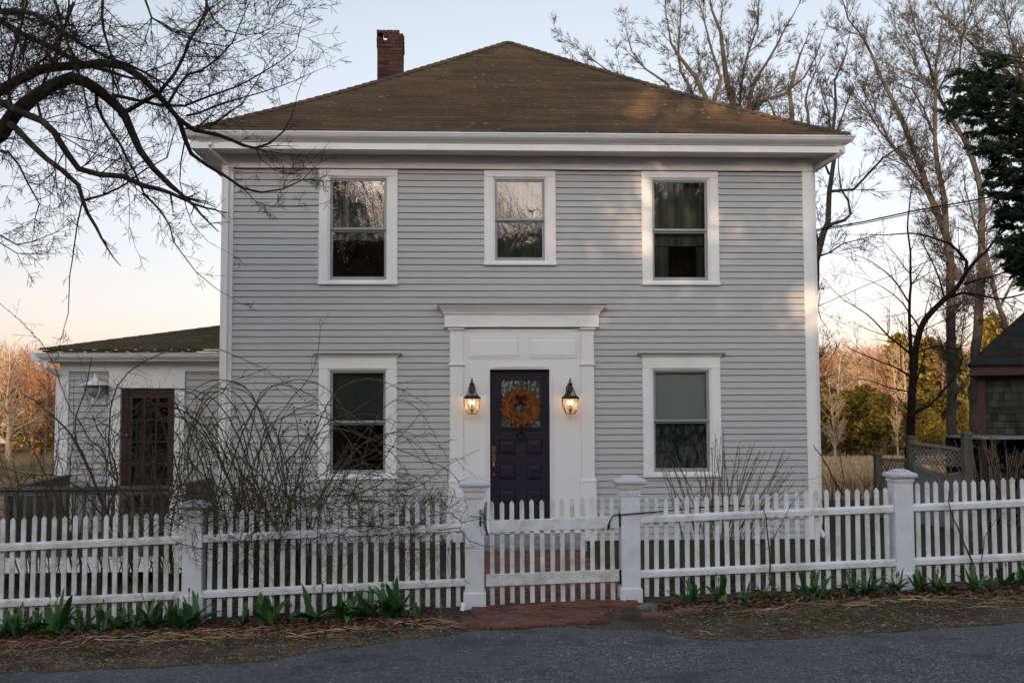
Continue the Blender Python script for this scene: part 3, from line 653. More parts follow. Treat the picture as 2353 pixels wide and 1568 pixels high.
for x0, x1 in ((.072, .829), (.981, 1.723)):          # raised panels
    z0, z1 = 2.352, 2.656; e = .035; p = MB()
    p.add([(x0,-.0305,z0),(x1,-.0305,z0),(x1,-.0305,z1),(x0,-.0305,z1),(x0,-.043,z0),(x1,-.043,z0),(x1,-.043,z1),(x0,-.043,z1),(x0+.008,-.043,z0+.008),(x1-.008,-.043,z0+.008),(x1-.008,-.043,z1-.008),(x0+.008,-.043,z1-.008),
           (x0+.009,-.031,z0+.009),(x1-.009,-.031,z0+.009),(x1-.009,-.031,z1-.009),(x0+.009,-.031,z1-.009),(x0+.009+e,-.046,z0+.009+e),(x1-.009-e,-.046,z0+.009+e),(x1-.009-e,-.046,z1-.009-e),(x0+.009+e,-.046,z1-.009-e)],
          [(i, (i+1) % 4, (i+1) % 4+4, i+4) for i in range(4)]+[(i+4, (i+1) % 4+4, (i+1) % 4+8, i+8) for i in range(4)]+[(i+8, (i+1) % 4+8, (i+1) % 4+12, i+12) for i in range(4)]+[(i+12, (i+1) % 4+12, (i+1) % 4+16, i+16) for i in range(4)]+[(16,17,18,19)])
    part(p, 'raised_panel', 'gloss', sur)
s = MB()     # reveal and bead round the opening
s.box(DX0-.0, DX0+.012, -.028, .16, DZ0, DZ1).box(DX1-.012, DX1, -.028, .16, DZ0, DZ1).box(DX0+.0125, DX1-.0125, -.028, .16, DZ1-.012, DZ1)
for t, w in ((.020, .010), (.034, .008)):
    s.box(DX0-t-w, DX0-t, -.040, -.0301, DZ0+.0, DZ1-.13).box(DX1+t, DX1+t+w, -.040, -.0301, DZ0+.0, DZ1-.13)
s.box(DX0+.08, DX1-.08, -.048, -.0301, DZ1+.020, DZ1+.036).box(DX0+.07, DX1-.07, -.040, -.0301, DZ1+.008, DZ1+.0195)
part(s, 'door_frame', 'gloss', sur)
part(MB().box(DX0+.0, DX1, -.034, .16, DZ0-.05, DZ0-.004), 'threshold', 'greywood', sur)
part(MB().box(-.02, 1.78, -.052, .012, -.252, DZ0-.055), 'kickboard', 'trim', sur)
# ---------------- the door
DY = .065; D0, D1, DB, DT = DX0+.014, DX1-.014, DZ0, DZ1-.014
def dpt(px, py): p = at(px, py, DY); return p.x, p.z
gx0, gz1 = dpt(1151.5, 872); gx1, gz0 = dpt(1240, 980.5)
pans = []
for ya, yb in ((711, 851), (946, 1089), (1186, 1328)):
    for xa, xb in ((556, 716), (818, 971)):
        a = dpt((xa/2.412+1750)/1.728, (ya/2.412+1450)/1.728); b = dpt((xb/2.412+1750)/1.728, (yb/2.412+1450)/1.728); pans.append((a[0], b[0], b[1], a[1]))
holes = [(gx0, gx1, gz0, gz1)]+pans
d = MB(); sheath(d, D0, D1, DB, DT, DY, holes)
for a, b_, c, e in holes:
    y2 = DY+.022; d.add([(a,DY,c),(b_,DY,c),(b_,DY,e),(a,DY,e),(a,y2,c),(b_,y2,c),(b_,y2,e),(a,y2,e)], [(0,1,5,4),(1,2,6,5),(2,3,7,6),(3,0,4,7)])
for a, b_, c, e in pans:      # raised and fielded, with a little stepped block in the middle as on the door
    q = lambda t, y: [(a+t,y,c+t),(b_-t,y,c+t),(b_-t,y,e-t),(a+t,y,e-t)]
    vs = q(0, DY+.022)+q(.010, DY+.012)+q(.060, DY-.006)+q(.085, DY-.006)+q(.088, DY+.006)
    d.add(vs, [(i+4*k, (i+1) % 4+4*k, (i+1) % 4+4*k+4, i+4*k+4) for k in range(4) for i in range(4)]+[(16,17,18,19)])
d.add([(D0,DY+.045,DB),(D1,DY+.045,DB),(D1,DY+.045,DT),(D0,DY+.045,DT)], [(3,2,1,0)])
door = part(d, 'door', 'door')
g = MB()
for t, y in ((0, DY-.012), ): 
    g.box(gx0-.030, gx0, DY-.014, DY-.0005, gz0-.034, gz1+.03).box(gx1, gx1+.030, DY-.014, DY-.0005, gz0-.034, gz1+.03).box(gx0, gx1, DY-.014, DY-.0005, gz1, gz1+.03).box(gx0, gx1, DY-.020, DY-.0005, gz0-.034, gz0)
part(g, 'glazing_bead', 'door', door)
part(mbq((gx0, gx1, gz0, gz1, DY+.008)), 'pane', 'glass', door)
g = MB(); vs = []
for i in range(61):
    t = i/60; x = gx0+(gx1-gx0)*t; y = DY+.024+.008*math.sin(t*42); vs += [(x, y, gz0), (x, y, gz1)]
g.add(vs, [(2*i, 2*i+2, 2*i+3, 2*i+1) for i in range(60)]); part(g, 'lace_curtain', 'lace', door, smooth=True)
kx, kz = dpt(1195.5, 1000)
g = MB().tube([(kx+.052*math.cos(t*math.pi/12), DY-.022, kz+.058*math.sin(t*math.pi/12)) for t in range(24)], [.009+.005*(math.sin(t*math.pi/12) < -.7) for t in range(24)], 8, True)
g.box(kx-.016, kx+.016, DY-.03, DY-.001, kz+.045, kz+.085).ring(kx, DY-.022, [kz-.072, kz-.066, kz-.05, kz-.044], [.006, .016, .016, .006], 10); part(g, 'knocker', 'iron', door, smooth=True)
hx, hz = dpt(1134, 1030)
g = MB(); 
def plate(x, z0, z1, w, y=DY-.008): g.prism([(x-w, z0+w*.6), (x-w*.5, z0), (x+w*.5, z0), (x+w, z0+w*.6), (x+w, z1-w*.6), (x+w*.5, z1), (x-w*.5, z1), (x-w, z1-w*.6)], 'y', y, DY-.0005)
plate(hx, hz-.05, hz+.04, .026); g.ring(hx, 0, [0], [0], 3) if False else None
g.prism([(hx+.022*math.cos(t*math.pi/8), hz+.012+.022*math.sin(t*math.pi/8)) for t in range(16)], 'y', DY-.028, DY-.009)
plate(hx+.001, hz-.20, hz-.065, .024); g.tube([(hx, DY-.012, hz-.17), (hx, DY-.045, hz-.20), (hx, DY-.058, hz-.26), (hx, DY-.045, hz-.33), (hx, DY-.012, hz-.36)], [.008, .011, .014, .010, .007], 8)
plate(hx, hz-.40, hz-.33, .014); part(g, 'door_handle', 'brass', door, smooth=False)
# granite step
st = MB(); nx_, X0, X1 = 24, 0.0, 1.72
top = []; 
for i in range(nx_+1):
    x = X0+(X1-X0)*i/nx_; f = -1.06+random.uniform(-.012, .012)-.0
    if i in (0, nx_): f += .03
    top.append((x, f))
vs = []
for x, f in top: 
    vs += [(x, -.07, -.256), (x, f+.02, -.254+random.uniform(-.003, .003)), (x, f, -.268+random.uniform(-.005, .003)), (x+random.uniform(-.01, .01), f-.012+random.uniform(-.015, .01), -.34), (x, f-.0+random.uniform(-.015, .015), -.52)]
fs = [(i*5+k, i*5+k+1, i*5+k+6, i*5+k+5) for i in range(nx_) for k in range(4)]+[(0,4,3,2,1), tuple(nx_*5+q for q in (0,1,2,3,4))]
st.add(vs, fs); st.add([(X0,-.07,-.256),(X1,-.07,-.256),(X1,-.07,-.52),(X0,-.07,-.52)], [(0,1,2,3)])
stp = st.build('doorstep', 'granite', None, base=Vector((.86, -.56, -.5))); tag(stp, 'grey granite slab doorstep below the front door', 'doorstep')
# downspouts
g = MB(); x = HX1+.038
g.tube([(EX1-.06, EY0-.03, 5.46), (EX1-.06, EY0+.02, 5.40), (x+.06, .10, 5.28), (x+.045, .16, 5.18)], .034, 8)
g.box(x-.005, x+.075, .10, .16, -.16, 5.20)
for z in (1.55, -.02+.0, 3.6): g.box(x-.008, x+.079, .094, .166, z, z+.014)
g.tube([(x+.035, .13, -.10), (x+.035, .12, -.26), (x+.08, .02, -.36)], .040, 8); part(g, 'downspout', 'gutter')
g = MB(); x = HX0-.005
g.box(x+.025, x+.090, -.098, -.034, -.2, 5.19); g.tube([(x+.057, -.066, 5.17), (x+.05, -.07, 5.26), (x-.1, EY0+.04, 5.40), (x-.1, EY0-.03, 5.47)], .034, 8)
for z in (2.35, 4.2, .6): g.box(x+.018, x+.097, -.102, -.031, z, z+.012)
part(g, 'downspout', 'gutter')
# ---------------- side wing (part of the same house)
WY = 1.0; WX0 = at(139, 900, WY).x; WX1 = HX0+.03; wz = lambda py: at(300, py, WY).z
SZ1 = wz(853); SB = -.30
wx = lambda px: at(px, 950, WY).x
wop = [(wx(250), wx(425), -1, 3)]
g = MB(); clap(g, WX0+.12, WX1, SB, SZ1, WY, wop); sheath(g, WX0+.01, WX1, SB, 2.5, WY+.034, [(wx(278), wx(402), -.2, wz(891))])
clap(g, WY+.05, 5.0, SB, SZ1+.2, WX0+.01, [], 'x', sgn=-1); g.add([(WX0+.02,WY+.012,SB),(WX0+.02,5,SB),(WX0+.02,5,2.5),(WX0+.02,WY+.012,2.5)], [(3,2,1,0)])
part(g, 'wing_wall', 'siding')
g = MB().box(WX0-.01, WX0+.135, WY-.03, WY+.012, SB, SZ1+.0); g.box(WX0-.03, WX0-.011, WY-.028, WY+.13, SB, SZ1); part(g, 'corner_board', 'trim', bevel=.003)
g = MB().box(WX0-.01, WX1, WY-.034, WY+.012, SZ1+.001, wz(828)+.02)
g.box(wx(250), wx(278)-.001, WY-.045, WY+.012, SB, SZ1).box(wx(402)+.001, wx(425), WY-.045, WY+.012, SB, SZ1).box(wx(278), wx(402), WY-.045, WY+.012, wz(891), SZ1)
part(g, 'wing_door_casing', 'trim', bevel=.002)
WE = .62; gz0_ = at(78, 826, WE).z; gz1_ = at(78, 811, WE).z; gx_ = at(78, 815, WE).x
g = MB().profile([(0,gz0_),(.02,gz0_+.004),(.05,gz0_+.018),(.085,gz0_+.05),(.098,gz1_-.012),(.108,gz1_-.01),(.108,gz1_)], gx_+.11, WX1-.03); g.v = [(x, y+WE+.108, z) for x, y, z in g.v]
wg = part(g, 'wing_gutter', 'gutter')
g = MB().box(WX0-.34, WX1-.04, WE+.11, WY+.01, gz0_-.012, gz0_+.008).box(WX0-.36, WX1-.04, WE+.10, WE+.118, gz0_-.014, gz1_+.02).box(WX0-.34, WX0-.0, WY+.011, 5.2, gz0_-.012, gz0_+.008); part(g, 'wing_soffit', 'trim')
g = MB(); p = [at(105, 828, WE+.06), at(106, 842, WE+.06), at(122, 853, WE+.2), at(134, 862, WY-.01), at(137, 880, WY-.0)]
g.tube([tuple(q) for q in p], .036, 8); g.box(WX0-.075, WX0-.033, WY+.0, WY+.075, -.3, at(137, 872, WY).z); part(g, 'wing_downspout', 'gutter')
# wing roof, hipped at its left end
zE = gz1_+.055; RXL = at(92, 797, WE).x; pit = .235; rw = MB(); nrow = 19; L = 2.9
def course(p0, dirx, diry, length_fn, nrow, step, pitch, m):
    pass
for i in range(nrow):
    y0 = WE+.02+i*.15; y1 = y0+.165; z0 = zE+(y0-WE)*pit; z1 = zE+(y1-WE)*pit; xl0 = RXL+(y0-WE); xl1 = RXL+(y1-WE); x = xl0; xr = HX0+.02; x -= random.random()*.3; 
    while x < xr:
        a = max(x, xl0); b_ = min(x+.3, xr)-.003
        if b_ > a: 
            a1 = max(a, xl1); j = random.uniform(0, .004)
            if b_ > a1: rw.add([(a,y0,z0+.013+j),(b_,y0,z0+.013+j),(b_,y1,z1),(a1,y1,z1),(a,y0,z0-.004),(b_,y0,z0-.004)], [(0,1,2,3),(4,5,1,0)])
        x += .3
for i in range(nrow):        # left hip slope
    x0 = RXL+i*.15; x1 = x0+.165; z0 = zE+(x0-RXL)*pit; z1 = zE+(x1-RXL)*pit; ya, yb = WE+.02+(x0-RXL), WE+.02+(x1-RXL)
    rw.add([(x0,ya,z0+.013),(x1,yb,z1),(x1,6,z1),(x0,6,z0+.013)], [(0,1,2,3)])
rw.box(RXL+.02, HX0-.06, WE+.03, WE+.05, zE-.03, zE-.006).box(RXL+.02, RXL+.04, WE+.051, 6, zE-.03, zE-.006)
for i in range(16):
    t0 = i*.19; t1 = t0+.22
    if RXL+t1 > HX0: break
    p0 = (RXL+t0, WE+.02+t0, zE+t0*pit+.03); p1 = (RXL+t1, WE+.02+t1, zE+t1*pit+.024); w = .08
    rw.add([(p0[0]-w,p0[1]+w,p0[2]-.035),p0,(p0[0]+w,p0[1]-w,p0[2]-.03),(p1[0]-w,p1[1]+w,p1[2]-.035),p1,(p1[0]+w,p1[1]-w,p1[2]-.03)], [(0,1,4,3),(1,2,5,4)])
part(rw, 'wing_roof', 'wingroof')
# wing door: maroon glazed door, 3 x 5 lights
a, b_, c, e = wx(279), wx(401), -.28, wz(892); y = WY+.05; g = MB()
g.box(a, b_, y-.02, y+.045, e-.06, e).box(a, a+.085, y-.02, y+.045, c, e-.0601).box(b_-.045, b_, y-.02, y+.045, c, e-.0601)
rows_ = [e-.06]
A, B = a+.086, b_-.046; A2, B2 = A+.07, B-.07
g.box(A, A2, y, y+.04, c, e-.061).box(B2, B, y, y+.04, c, e-.061).box(A2, B2, y, y+.04, e-.15, e-.061).box(A2, B2, y, y+.04, c, c+.35)
for k in range(1, 3): x = A2+(B2-A2)*k/3; g.box(x-.012, x+.012, y+.006, y+.03, c+.351, e-.151)
for k in range(1, 5): z = c+.35+(e-.15-c-.35)*k/5; g.box(A2, B2, y+.008, y+.028, z-.012, z+.012)
wd = part(g, 'wing_door', 'maroon'); part(mbq((A2, B2, c+.35, e-.15, y+.02)), 'pane', 'glass', wd)
g = MB(); g.add([(a,y+.05,c),(b_,y+.05,c),(b_,y+.05,e),(a,y+.05,e),(a,y+.9,c),(b_,y+.9,c),(b_,y+.9,e),(a,y+.9,e)], [(0,4,5,1),(1,5,6,2),(2,6,7,3),(3,7,4,0),(4,7,6,5)]); part(g, 'room_recess', 'interior', wd)
hang(wd, A2, A2+(B2-A2)*.45, c+.7, e-.16, y+.12, 'curtain_dark', 'curtain', .02, 40)
g = MB(); p = at(291, 1000, WY+.0); g.ring(p.x-.0, y-.045, [p.z-.028, p.z-.018, p.z+.018, p.z+.028], [.012, .028, .028, .012], 12); part(g, 'door_knob', 'brass', wd, smooth=True)
part(MB().box(WX0+.02, WX1, WY+.02, 5, -1.6, SB-.004), 'wing_foundation', 'concrete')
# ------------------------------------------------------------------ carriage lanterns by the door
def lantern(px, label):
    c = at(px, 914, -.20); X, Yc = c.x, -.20; zt = at(px, 868, -.20).z; zb = at(px, 951, -.20).z; H = zt-zb
    L = thing('wall_lantern', (X, -.035, zb+H*.45), label, 'wall lantern', 'lit carriage lanterns beside the front door')
    g = MB().ring(X, -.045, [0], [0], 3) if False else MB()
    g.prism([(X+.052*math.cos(t*math.pi/8), zb+H*.70+.075*math.sin(t*math.pi/8)) for t in range(16)], 'y', -.050, -.0305)
    g.tube([(X, -.05, zb+H*.68), (X, -.10, zb+H*.72), (X, -.14, zb+H*.84), (X, -.165, zb+H*.95), (X, -.19, zb+H*1.0), (X, -.215, zb+H*.97), (X, -.212, zb+H*.93)], [.011,.011,.010,.009,.008,.007,.006], 8)
    g.tube([(X+.018*math.cos(t*math.pi/6), Yc, zb+H*.905+.020*math.sin(t*math.pi/6)) for t in range(12)], .004, 6, True); g.build('bracket', 'bronze', L, smooth=True)
    z = lambda t: zb+H*t
    g = MB().ring(X, Yc, [z(.80), z(.815), z(.835), z(.85), z(.868), z(.875)], [.03, .036, .040, .034, .018, .006], 14)
    g.ring(X, Yc, [z(.66), z(.70), z(.76), z(.80)], [.060, .055, .036, .030], 6, rot=.5)
    g.ring(X, Yc, [z(.425), z(.44), z(.455), z(.465)], [.148, .152, .152, .140], 6, rot=.5)
    g.ring(X, Yc, [z(-.0), z(.012), z(.02)], [.070, .080, .078], 6, rot=.5)
    prof = [(0.02,.078),(.10,.098),(.20,.120),(.30,.134),(.42,.138)]; roofp = [(.465,.136),(.52,.098),(.58,.074),(.655,.062)]
    for i in range(6):
        a = 2*math.pi*(i+.5)/6
        for pr in (prof, roofp): g.tube([(X+r*math.cos(a), Yc+r*math.sin(a), z(t)) for t, r in pr], .0045, 5)
    g.build('cage', 'bronze', L)
    g = MB()
    for pr in (prof, roofp):
        for i in range(6):
            a, b = 2*math.pi*(i+.5)/6, 2*math.pi*(i+1.5)/6; vs = []
            for t, r in pr: vs += [(X+(r-.002)*math.cos(a), Yc+(r-.002)*math.sin(a), z(t)), (X+(r-.002)*math.cos(b), Yc+(r-.002)*math.sin(b), z(t))]
            g.add(vs, [(2*k, 2*k+1, 2*k+3, 2*k+2) for k in range(len(pr)-1)])
    g.build('lamp_glass', 'lampglass', L)
    g = MB().ring(X, Yc, [z(.05), z(.09), z(.13), z(.16)], [.005, .014, .010, .004], 8); cs = MB(); bl = MB()
    for i in range(3):
        a = 2*math.pi*i/3+.5; x, y = X+.032*math.cos(a), Yc+.032*math.sin(a)
        g.tube([(X, Yc, z(.12)), (x, y, z(.11)), (x, y, z(.15))], .004, 5); cs.ring(x, y, [z(.15), z(.27)], [.009, .009], 8)
        bl.ring(x, y, [z(.272), z(.29), z(.32), z(.35), z(.385)], [.006, .011, .012, .008, .001], 8)
    g.build('candelabra', 'bronze', L); cs.build('candle_sleeve', 'candle', L); bl.build('bulb', 'bulb', L, smooth=True)
    l = bpy.data.lights.new('lantern_light', 'POINT'); l.energy = .17; l.color = (1, .50, .20); l.shadow_soft_size = .012
    o = bpy.data.objects.new('lantern_light', l); COL.objects.link(o); o.parent = L; o.location = Vector((X, Yc, z(.34)))-L.location
    return L
lantern(1084, 'lit brass carriage lantern left of the dark front door'); lantern(1310, 'lit brass carriage lantern right of the dark front door')
# white barn lamp on the wing
c = at(218, 893, WY-.16); X, Yc = c.x, WY-.16
def zz(py): return at(218, py, Yc).z
Lw = thing('wall_lamp', (X, WY-.02, zz(905)), 'unlit white lamp with conical hood on the side wing wall', 'wall lamp')
g = MB().ring(X, Yc, [zz(885), zz(883), zz(872), zz(867), zz(864), zz(860), zz(857)], [.215, .210, .060, .030, .018, .024, .004], 24); g.build('lamp_hood', 'gutter', Lw, smooth=True)
g = MB().ring(X, Yc, [zz(886), zz(896), zz(907), zz(911)], [.115, .115, .095, .05], 18); g.build('lamp_glass', 'sash', Lw, smooth=True)
g = MB(); px_ = at(228, 920, WY-.03); g.box(px_.x-.12, px_.x+.11, WY-.050, WY-.012, zz(929), zz(906)); g.tube([(X+.02, WY-.05, zz(922)), (X+.02, WY-.12, zz(924)), (X-.02, Yc, zz(918)), (X-.01, Yc, zz(908))], .022, 8)
for i in range(4):
    a = math.pi*(i/2+.25); g.tube([(X+.15*math.cos(a), Yc+.15*math.sin(a), zz(885)), (X+.15*math.cos(a), Yc+.15*math.sin(a), zz(899)), (X+.09*math.cos(a), Yc+.09*math.sin(a), zz(910)), (X, Yc, zz(913))], .009, 6)
g.build('lamp_bracket', 'gutter', Lw)
# wreath
c = at(1196, 935, DY-.05); WR = thing('wreath', tuple(c), 'rust orange dried wreath with dark red bow hanging on the front door', 'wreath')
g = MB(); ro, ri = at(1242, 935, DY-.05).x-c.x, at(1213, 935, DY-.05).x-c.x; rm = (ro+ri)/2
for i in range(1100):
    a = random.uniform(0, 2*math.pi); rr = random.uniform(ri*1.05, rm*1.16); p = Vector((c.x+rr*math.cos(a), c.y+random.uniform(-.045, .02), c.z+rr*math.sin(a)))
    ta = a-.8+random.uniform(-1.0, 1.0)+(0 if rr > rm else -1.2); dv = Vector((math.cos(ta+.5), random.uniform(-.5, .1), math.sin(ta+.5))).normalized(); Ln = random.uniform(.05, .115); w = random.uniform(.006, .013)
    pe = Vector(perp(dv)); q = dv.cross(pe)
    for e in (pe, q): g.add([tuple(p), tuple(p+dv*Ln*.4+e*w), tuple(p+dv*Ln), tuple(p+dv*Ln*.4-e*w)], [(0,1,2,3)])
g.build('wreath_body', 'wreath', WR)
g = MB().tube([(c.x+rm*math.cos(t*math.pi/12), c.y+.0, c.z+rm*math.sin(t*math.pi/12)) for t in range(24)], .038, 8, True); g.build('wreath_ring', 'wreath', WR)
g = MB(); bz = at(1196, 912, DY-.1); bx, by, bz = bz.x, DY-.11, bz.z
for sgn in (-1, 1):
    for k in range(6):
        t0, t1 = k/6, (k+1)/6
        f = lambda t: (bx+sgn*.075*t, .030*math.sin(t*1.5)+.012)
        (x0, h0), (x1, h1) = f(t0), f(t1); g.add([(x0,by-.01-.02*t0,bz-h0),(x1,by-.01-.02*t1,bz-h1),(x1,by-.01-.02*t1,bz+h1),(x0,by-.01-.02*t0,bz+h0)], [(0,1,2,3)])
    pts = [(bx, by, bz), (bx+sgn*.018, by-.01, bz-.05), (bx+sgn*.032, by, bz-.11), (bx+sgn*.028+.008, by+.01, bz-(.15 if sgn > 0 else .12))]
    for p, q in zip(pts, pts[1:]): g.add([(p[0]-.013,p[1],p[2]),(p[0]+.013,p[1]-.004,p[2]),(q[0]+.014,q[1]-.004,q[2]),(q[0]-.014,q[1],q[2])], [(0,1,2,3)])
g.box(bx-.014, bx+.014, by-.03, by, bz-.016, bz+.018); g.build('bow', 'velvet', WR)
# ------------------------------------------------------------------ picket fence
FY = -6.25; SL = .0345
def zr_top(x): return .524+SL*x           # centre of the upper rail
def zr_bot(x): return .031+SL*x
def picket(par, x, zb, zt, y, m, w=.0405):
    l = random.uniform(-.008, .008); t = .018; g = MB(); h = w/2
    vs = []
    for yy in (y, y+t): vs += [(x-h, yy, zb), (x+h, yy, zb), (x+h+l, yy, zt-.026), (x+l, yy, zt), (x-h+l, yy, zt-.026)]
    g.add(vs, [(0,1,2,3,4), (9,8,7,6,5), (0,5,6,1), (1,6,7,2), (2,7,8,3), (3,8,9,4), (4,9,5,0)]); return g.build('picket', m, par)
def rail(par, x0, x1, zc, m, h=.066, yf=FY-.030, yb=FY, slx=SL, off=0):
    g = MB(); z0, z1 = zc(x0), zc(x1); a = .018
    prof = [(yf, -h/2), (yb-.001, -h/2), (yb-.001, h/2+.004), (yf, h/2-a)]
    g.add([(x0, y, z0+z) for y, z in prof]+[(x1, y, z1+z) for y, z in prof], [(0,1,2,3), (7,6,5,4), (0,4,5,1), (1,5,6,2), (2,6,7,3), (3,7,4,0)]); g.build('rail', m, par, bevel=.003)
def fencerun(par, x0, x1, n, ztop0, ztop1, mat, zbo=(-.185, None)):
    rail(par, x0, x1, zr_top, mat); rail(par, x0, x1, lambda x: zr_bot(x), mat)
    for i in range(n):
        x = x0+(x1-x0)*(i+.62)/(n+.24)+random.uniform(-.003, .003); t = i/(n-1); zt = ztop0+(ztop1-ztop0)*t+random.uniform(-.009, .009)
        picket(par, x, -.178+SL*x+random.uniform(-.014, .010), zt, FY, mat)
def post(par, xc, base, z0, ztop, fancy, m='post'):
    h = .087; yc = FY+.045; zb0 = gz(xc, FY)-.15; capz = ztop
    g = MB().box(xc-h, xc+h, yc-h, yc+h, zb0, capz-.12); p = g.build('post', m, par, bevel=.004)
    g = MB(); b = .102; q = z0; g.box(xc-b, xc+b, yc-b, yc+b, zb0, q-.012)
    g.add([(xc-b,yc-b,q-.012),(xc+b,yc-b,q-.012),(xc+b,yc+b,q-.012),(xc-b,yc+b,q-.012),(xc-h,yc-h,q),(xc+h,yc-h,q),(xc+h,yc+h,q),(xc-h,yc+h,q)], [(0,1,5,4),(1,2,6,5),(2,3,7,6),(3,0,4,7)]); g.build('post_base', m, p, bevel=.003)
    g = MB(); sq = lambda e, za, zb: g.box(xc-h-e, xc+h+e, yc-h-e, yc+h+e, za, zb)
    if fancy:
        for e, za, zb in ((.004,-.160,-.150),(.010,-.149,-.118),(.022,-.117,-.106),(.030,-.105,-.094),(.034,-.093,-.080),(.042,-.079,-.072)): sq(e, capz+za, capz+zb)
        for i in range(5):
            for s_ in range(4):
                t = -.072+i*.036; a, bb = (xc+t, yc-h-.007) if s_ == 0 else (xc+t, yc+h+.007) if s_ == 1 else (xc-h-.007, yc+t) if s_ == 2 else (xc+h+.007, yc+t)
                w, v = (.010, .007) if s_ < 2 else (.007, .010); g.box(a-w, a+w, bb-v, bb+v, capz-.176, capz-.151)
        g.build('post_moulding', m, p)
        e = .058; r = h+e; cap = MB()
        lv = [(r-.010, -.071), (r, -.062), (r, -.040), (r-.008, -.030), (r-.028, -.021), (h+.0, -.012), (h-.01, -.012), (h-.012, .004), (h-.03, .008)]
    else:
        for e, za, zb in ((.004,-.118,-.105),(.012,-.104,-.090),(.006,-.089,-.078)): sq(e, capz+za, capz+zb)
        g.build('post_moulding', m, p); r = h+.034; cap = MB()
        lv = [(r-.012, -.077), (r, -.066), (r, -.042), (r-.010, -.032), (r-.04, -.020), (r-.06, -.004), (.03, .004)]
    vs = []; 
    for rr, z in lv: vs += [(xc-rr, yc-rr, capz+z), (xc+rr, yc-rr, capz+z), (xc+rr, yc+rr, capz+z), (xc-rr, yc+rr, capz+z)]
    cap.add(vs, [(i*4+k, i*4+(k+1) % 4, i*4+4+(k+1) % 4, i*4+4+k) for i in range(len(lv)-1) for k in range(4)]+[(0,3,2,1), tuple(len(lv)*4-4+k for k in range(4))]); cap.build('post_cap', 'cap', p, bevel=.004)
XA, XB, XC, XD = -2.428, .100, 1.525, 4.070
F1 = thing('picket_fence', (-2.43, FY+.04, gz(-2.4, FY)), 'white picket fence left of the gate, half buried in the rose briar', 'picket fence', 'white picket fences along the verge')
F2 = thing('picket_fence', (4.07, FY+.04, gz(4, FY)), 'white picket fence right of the gate with the tall plain capped post', 'picket fence', 'white picket fences along the verge')
post(F1, -4.98, 0, gz(-4.98, FY)+.19, .69, False); post(F1, XA, 0, -.05, .782, False); post(F1, XB, 0, at(1095, 1360, FY-.06).z, .962, True)
post(F2, XC, 0, at(1452, 1350, FY-.06).z, .975, True); post(F2, XD, 0, at(2082, 1315, FY-.06).z, 1.018, False); post(F2, 6.62, 0, gz(6.6, FY)+.2, 1.12, False)
fencerun(F1, -4.98+.088, XA-.088, 26, .635, .672, 'fence_dirty'); fencerun(F1, XA+.088, XB-.088, 25, .685, .765, 'fence')
fencerun(F2, XC+.088, XD-.088, 25, .772, .853, 'fence'); fencerun(F2, XD+.088, 6.62-.088, 26, .900, .985, 'fence')
G = thing('gate', (.81, FY, gz(.8, FY)), 'white picket gate with mossy boards between the two dentilled posts', 'gate')
gx0_, gx1_ = .222, 1.405
for i in range(13):
    x = .262+i*(1.362-.262)/12+random.uniform(-.003, .003); picket(G, x, -.175+.02*x*1.4+random.uniform(-.012, .008), .748+.036*x*.9+random.uniform(-.006, .004), FY, 'fence_dirty' if i not in (4, 10) else 'fence', .040)
for zc, xa, xb, m in ((lambda x: .521+.027*x, .240, 1.425, 'fence'), (lambda x: .040+.028*x, gx0_-.02, 1.425, 'fence_dirty')):
    g = MB().sheared(xa, xb, FY-.028, FY-.001, zc(xa)-.054, zc(xa)+.054, (zc(xb)-zc(xa))/(xb-xa)); g.build('gate_rail', m, G, bevel=.003)
# grey cleat at the latch side of the gate
p = at(1117, 1190, FY-.05); X, Z = p.x, p.z; y = FY-.048; g = MB()
g.tube([(X+.000, y, Z+.150), (X-.008, y, Z+.09), (X-.014, y, Z+.0), (X-.006, y, Z-.09), (X+.012, y, Z-.150)], [.010, .013, .016, .013, .009], 8)
g.tube([(X-.055, y+.02, Z+.045), (X-.014, y, Z+.040)], .012, 8).tube([(X-.055, y+.02, Z-.035), (X-.014, y, Z-.032)], .012, 8); g.box(X-.062, X-.046, y-.005, y+.03, Z-.07, Z+.08)
g.build('cleat', 'galv', G, smooth=True)
g = MB().box(1.418, 1.432, FY-.036, FY-.001, .52, .64).box(1.418, 1.434, FY-.034, FY-.001, .0, .13); g.build('hinge', 'iron', G)
# black cord hooked over the gate and run back along the fence
g = MB(); pts = [at(1398, 1212, FY-.04), at(1400, 1198, FY-.045), at(1408, 1184, FY-.045), at(1440, 1180, FY-.06), at(1470, 1178, FY-.055), at(1530, 1173, FY+.03), at(1600, 1166, FY+.05), at(1680, 1160, FY+.06), at(1718, 1162, FY+.06)]
g.tube([tuple(p) for p in pts], [.010, .007, .006, .006, .006, .006, .006, .006, .006], 7); g.tube([tuple(at(1396, 1218, FY-.04)), tuple(at(1398, 1208, FY-.045)), tuple(at(1399, 1202, FY-.045))], [.004, .013, .008], 7)
o = g.build('cord', 'iron', None, base=pts[4], smooth=True); tag(o, 'black elastic cord stretched from the gate past the right gate post', 'cord')
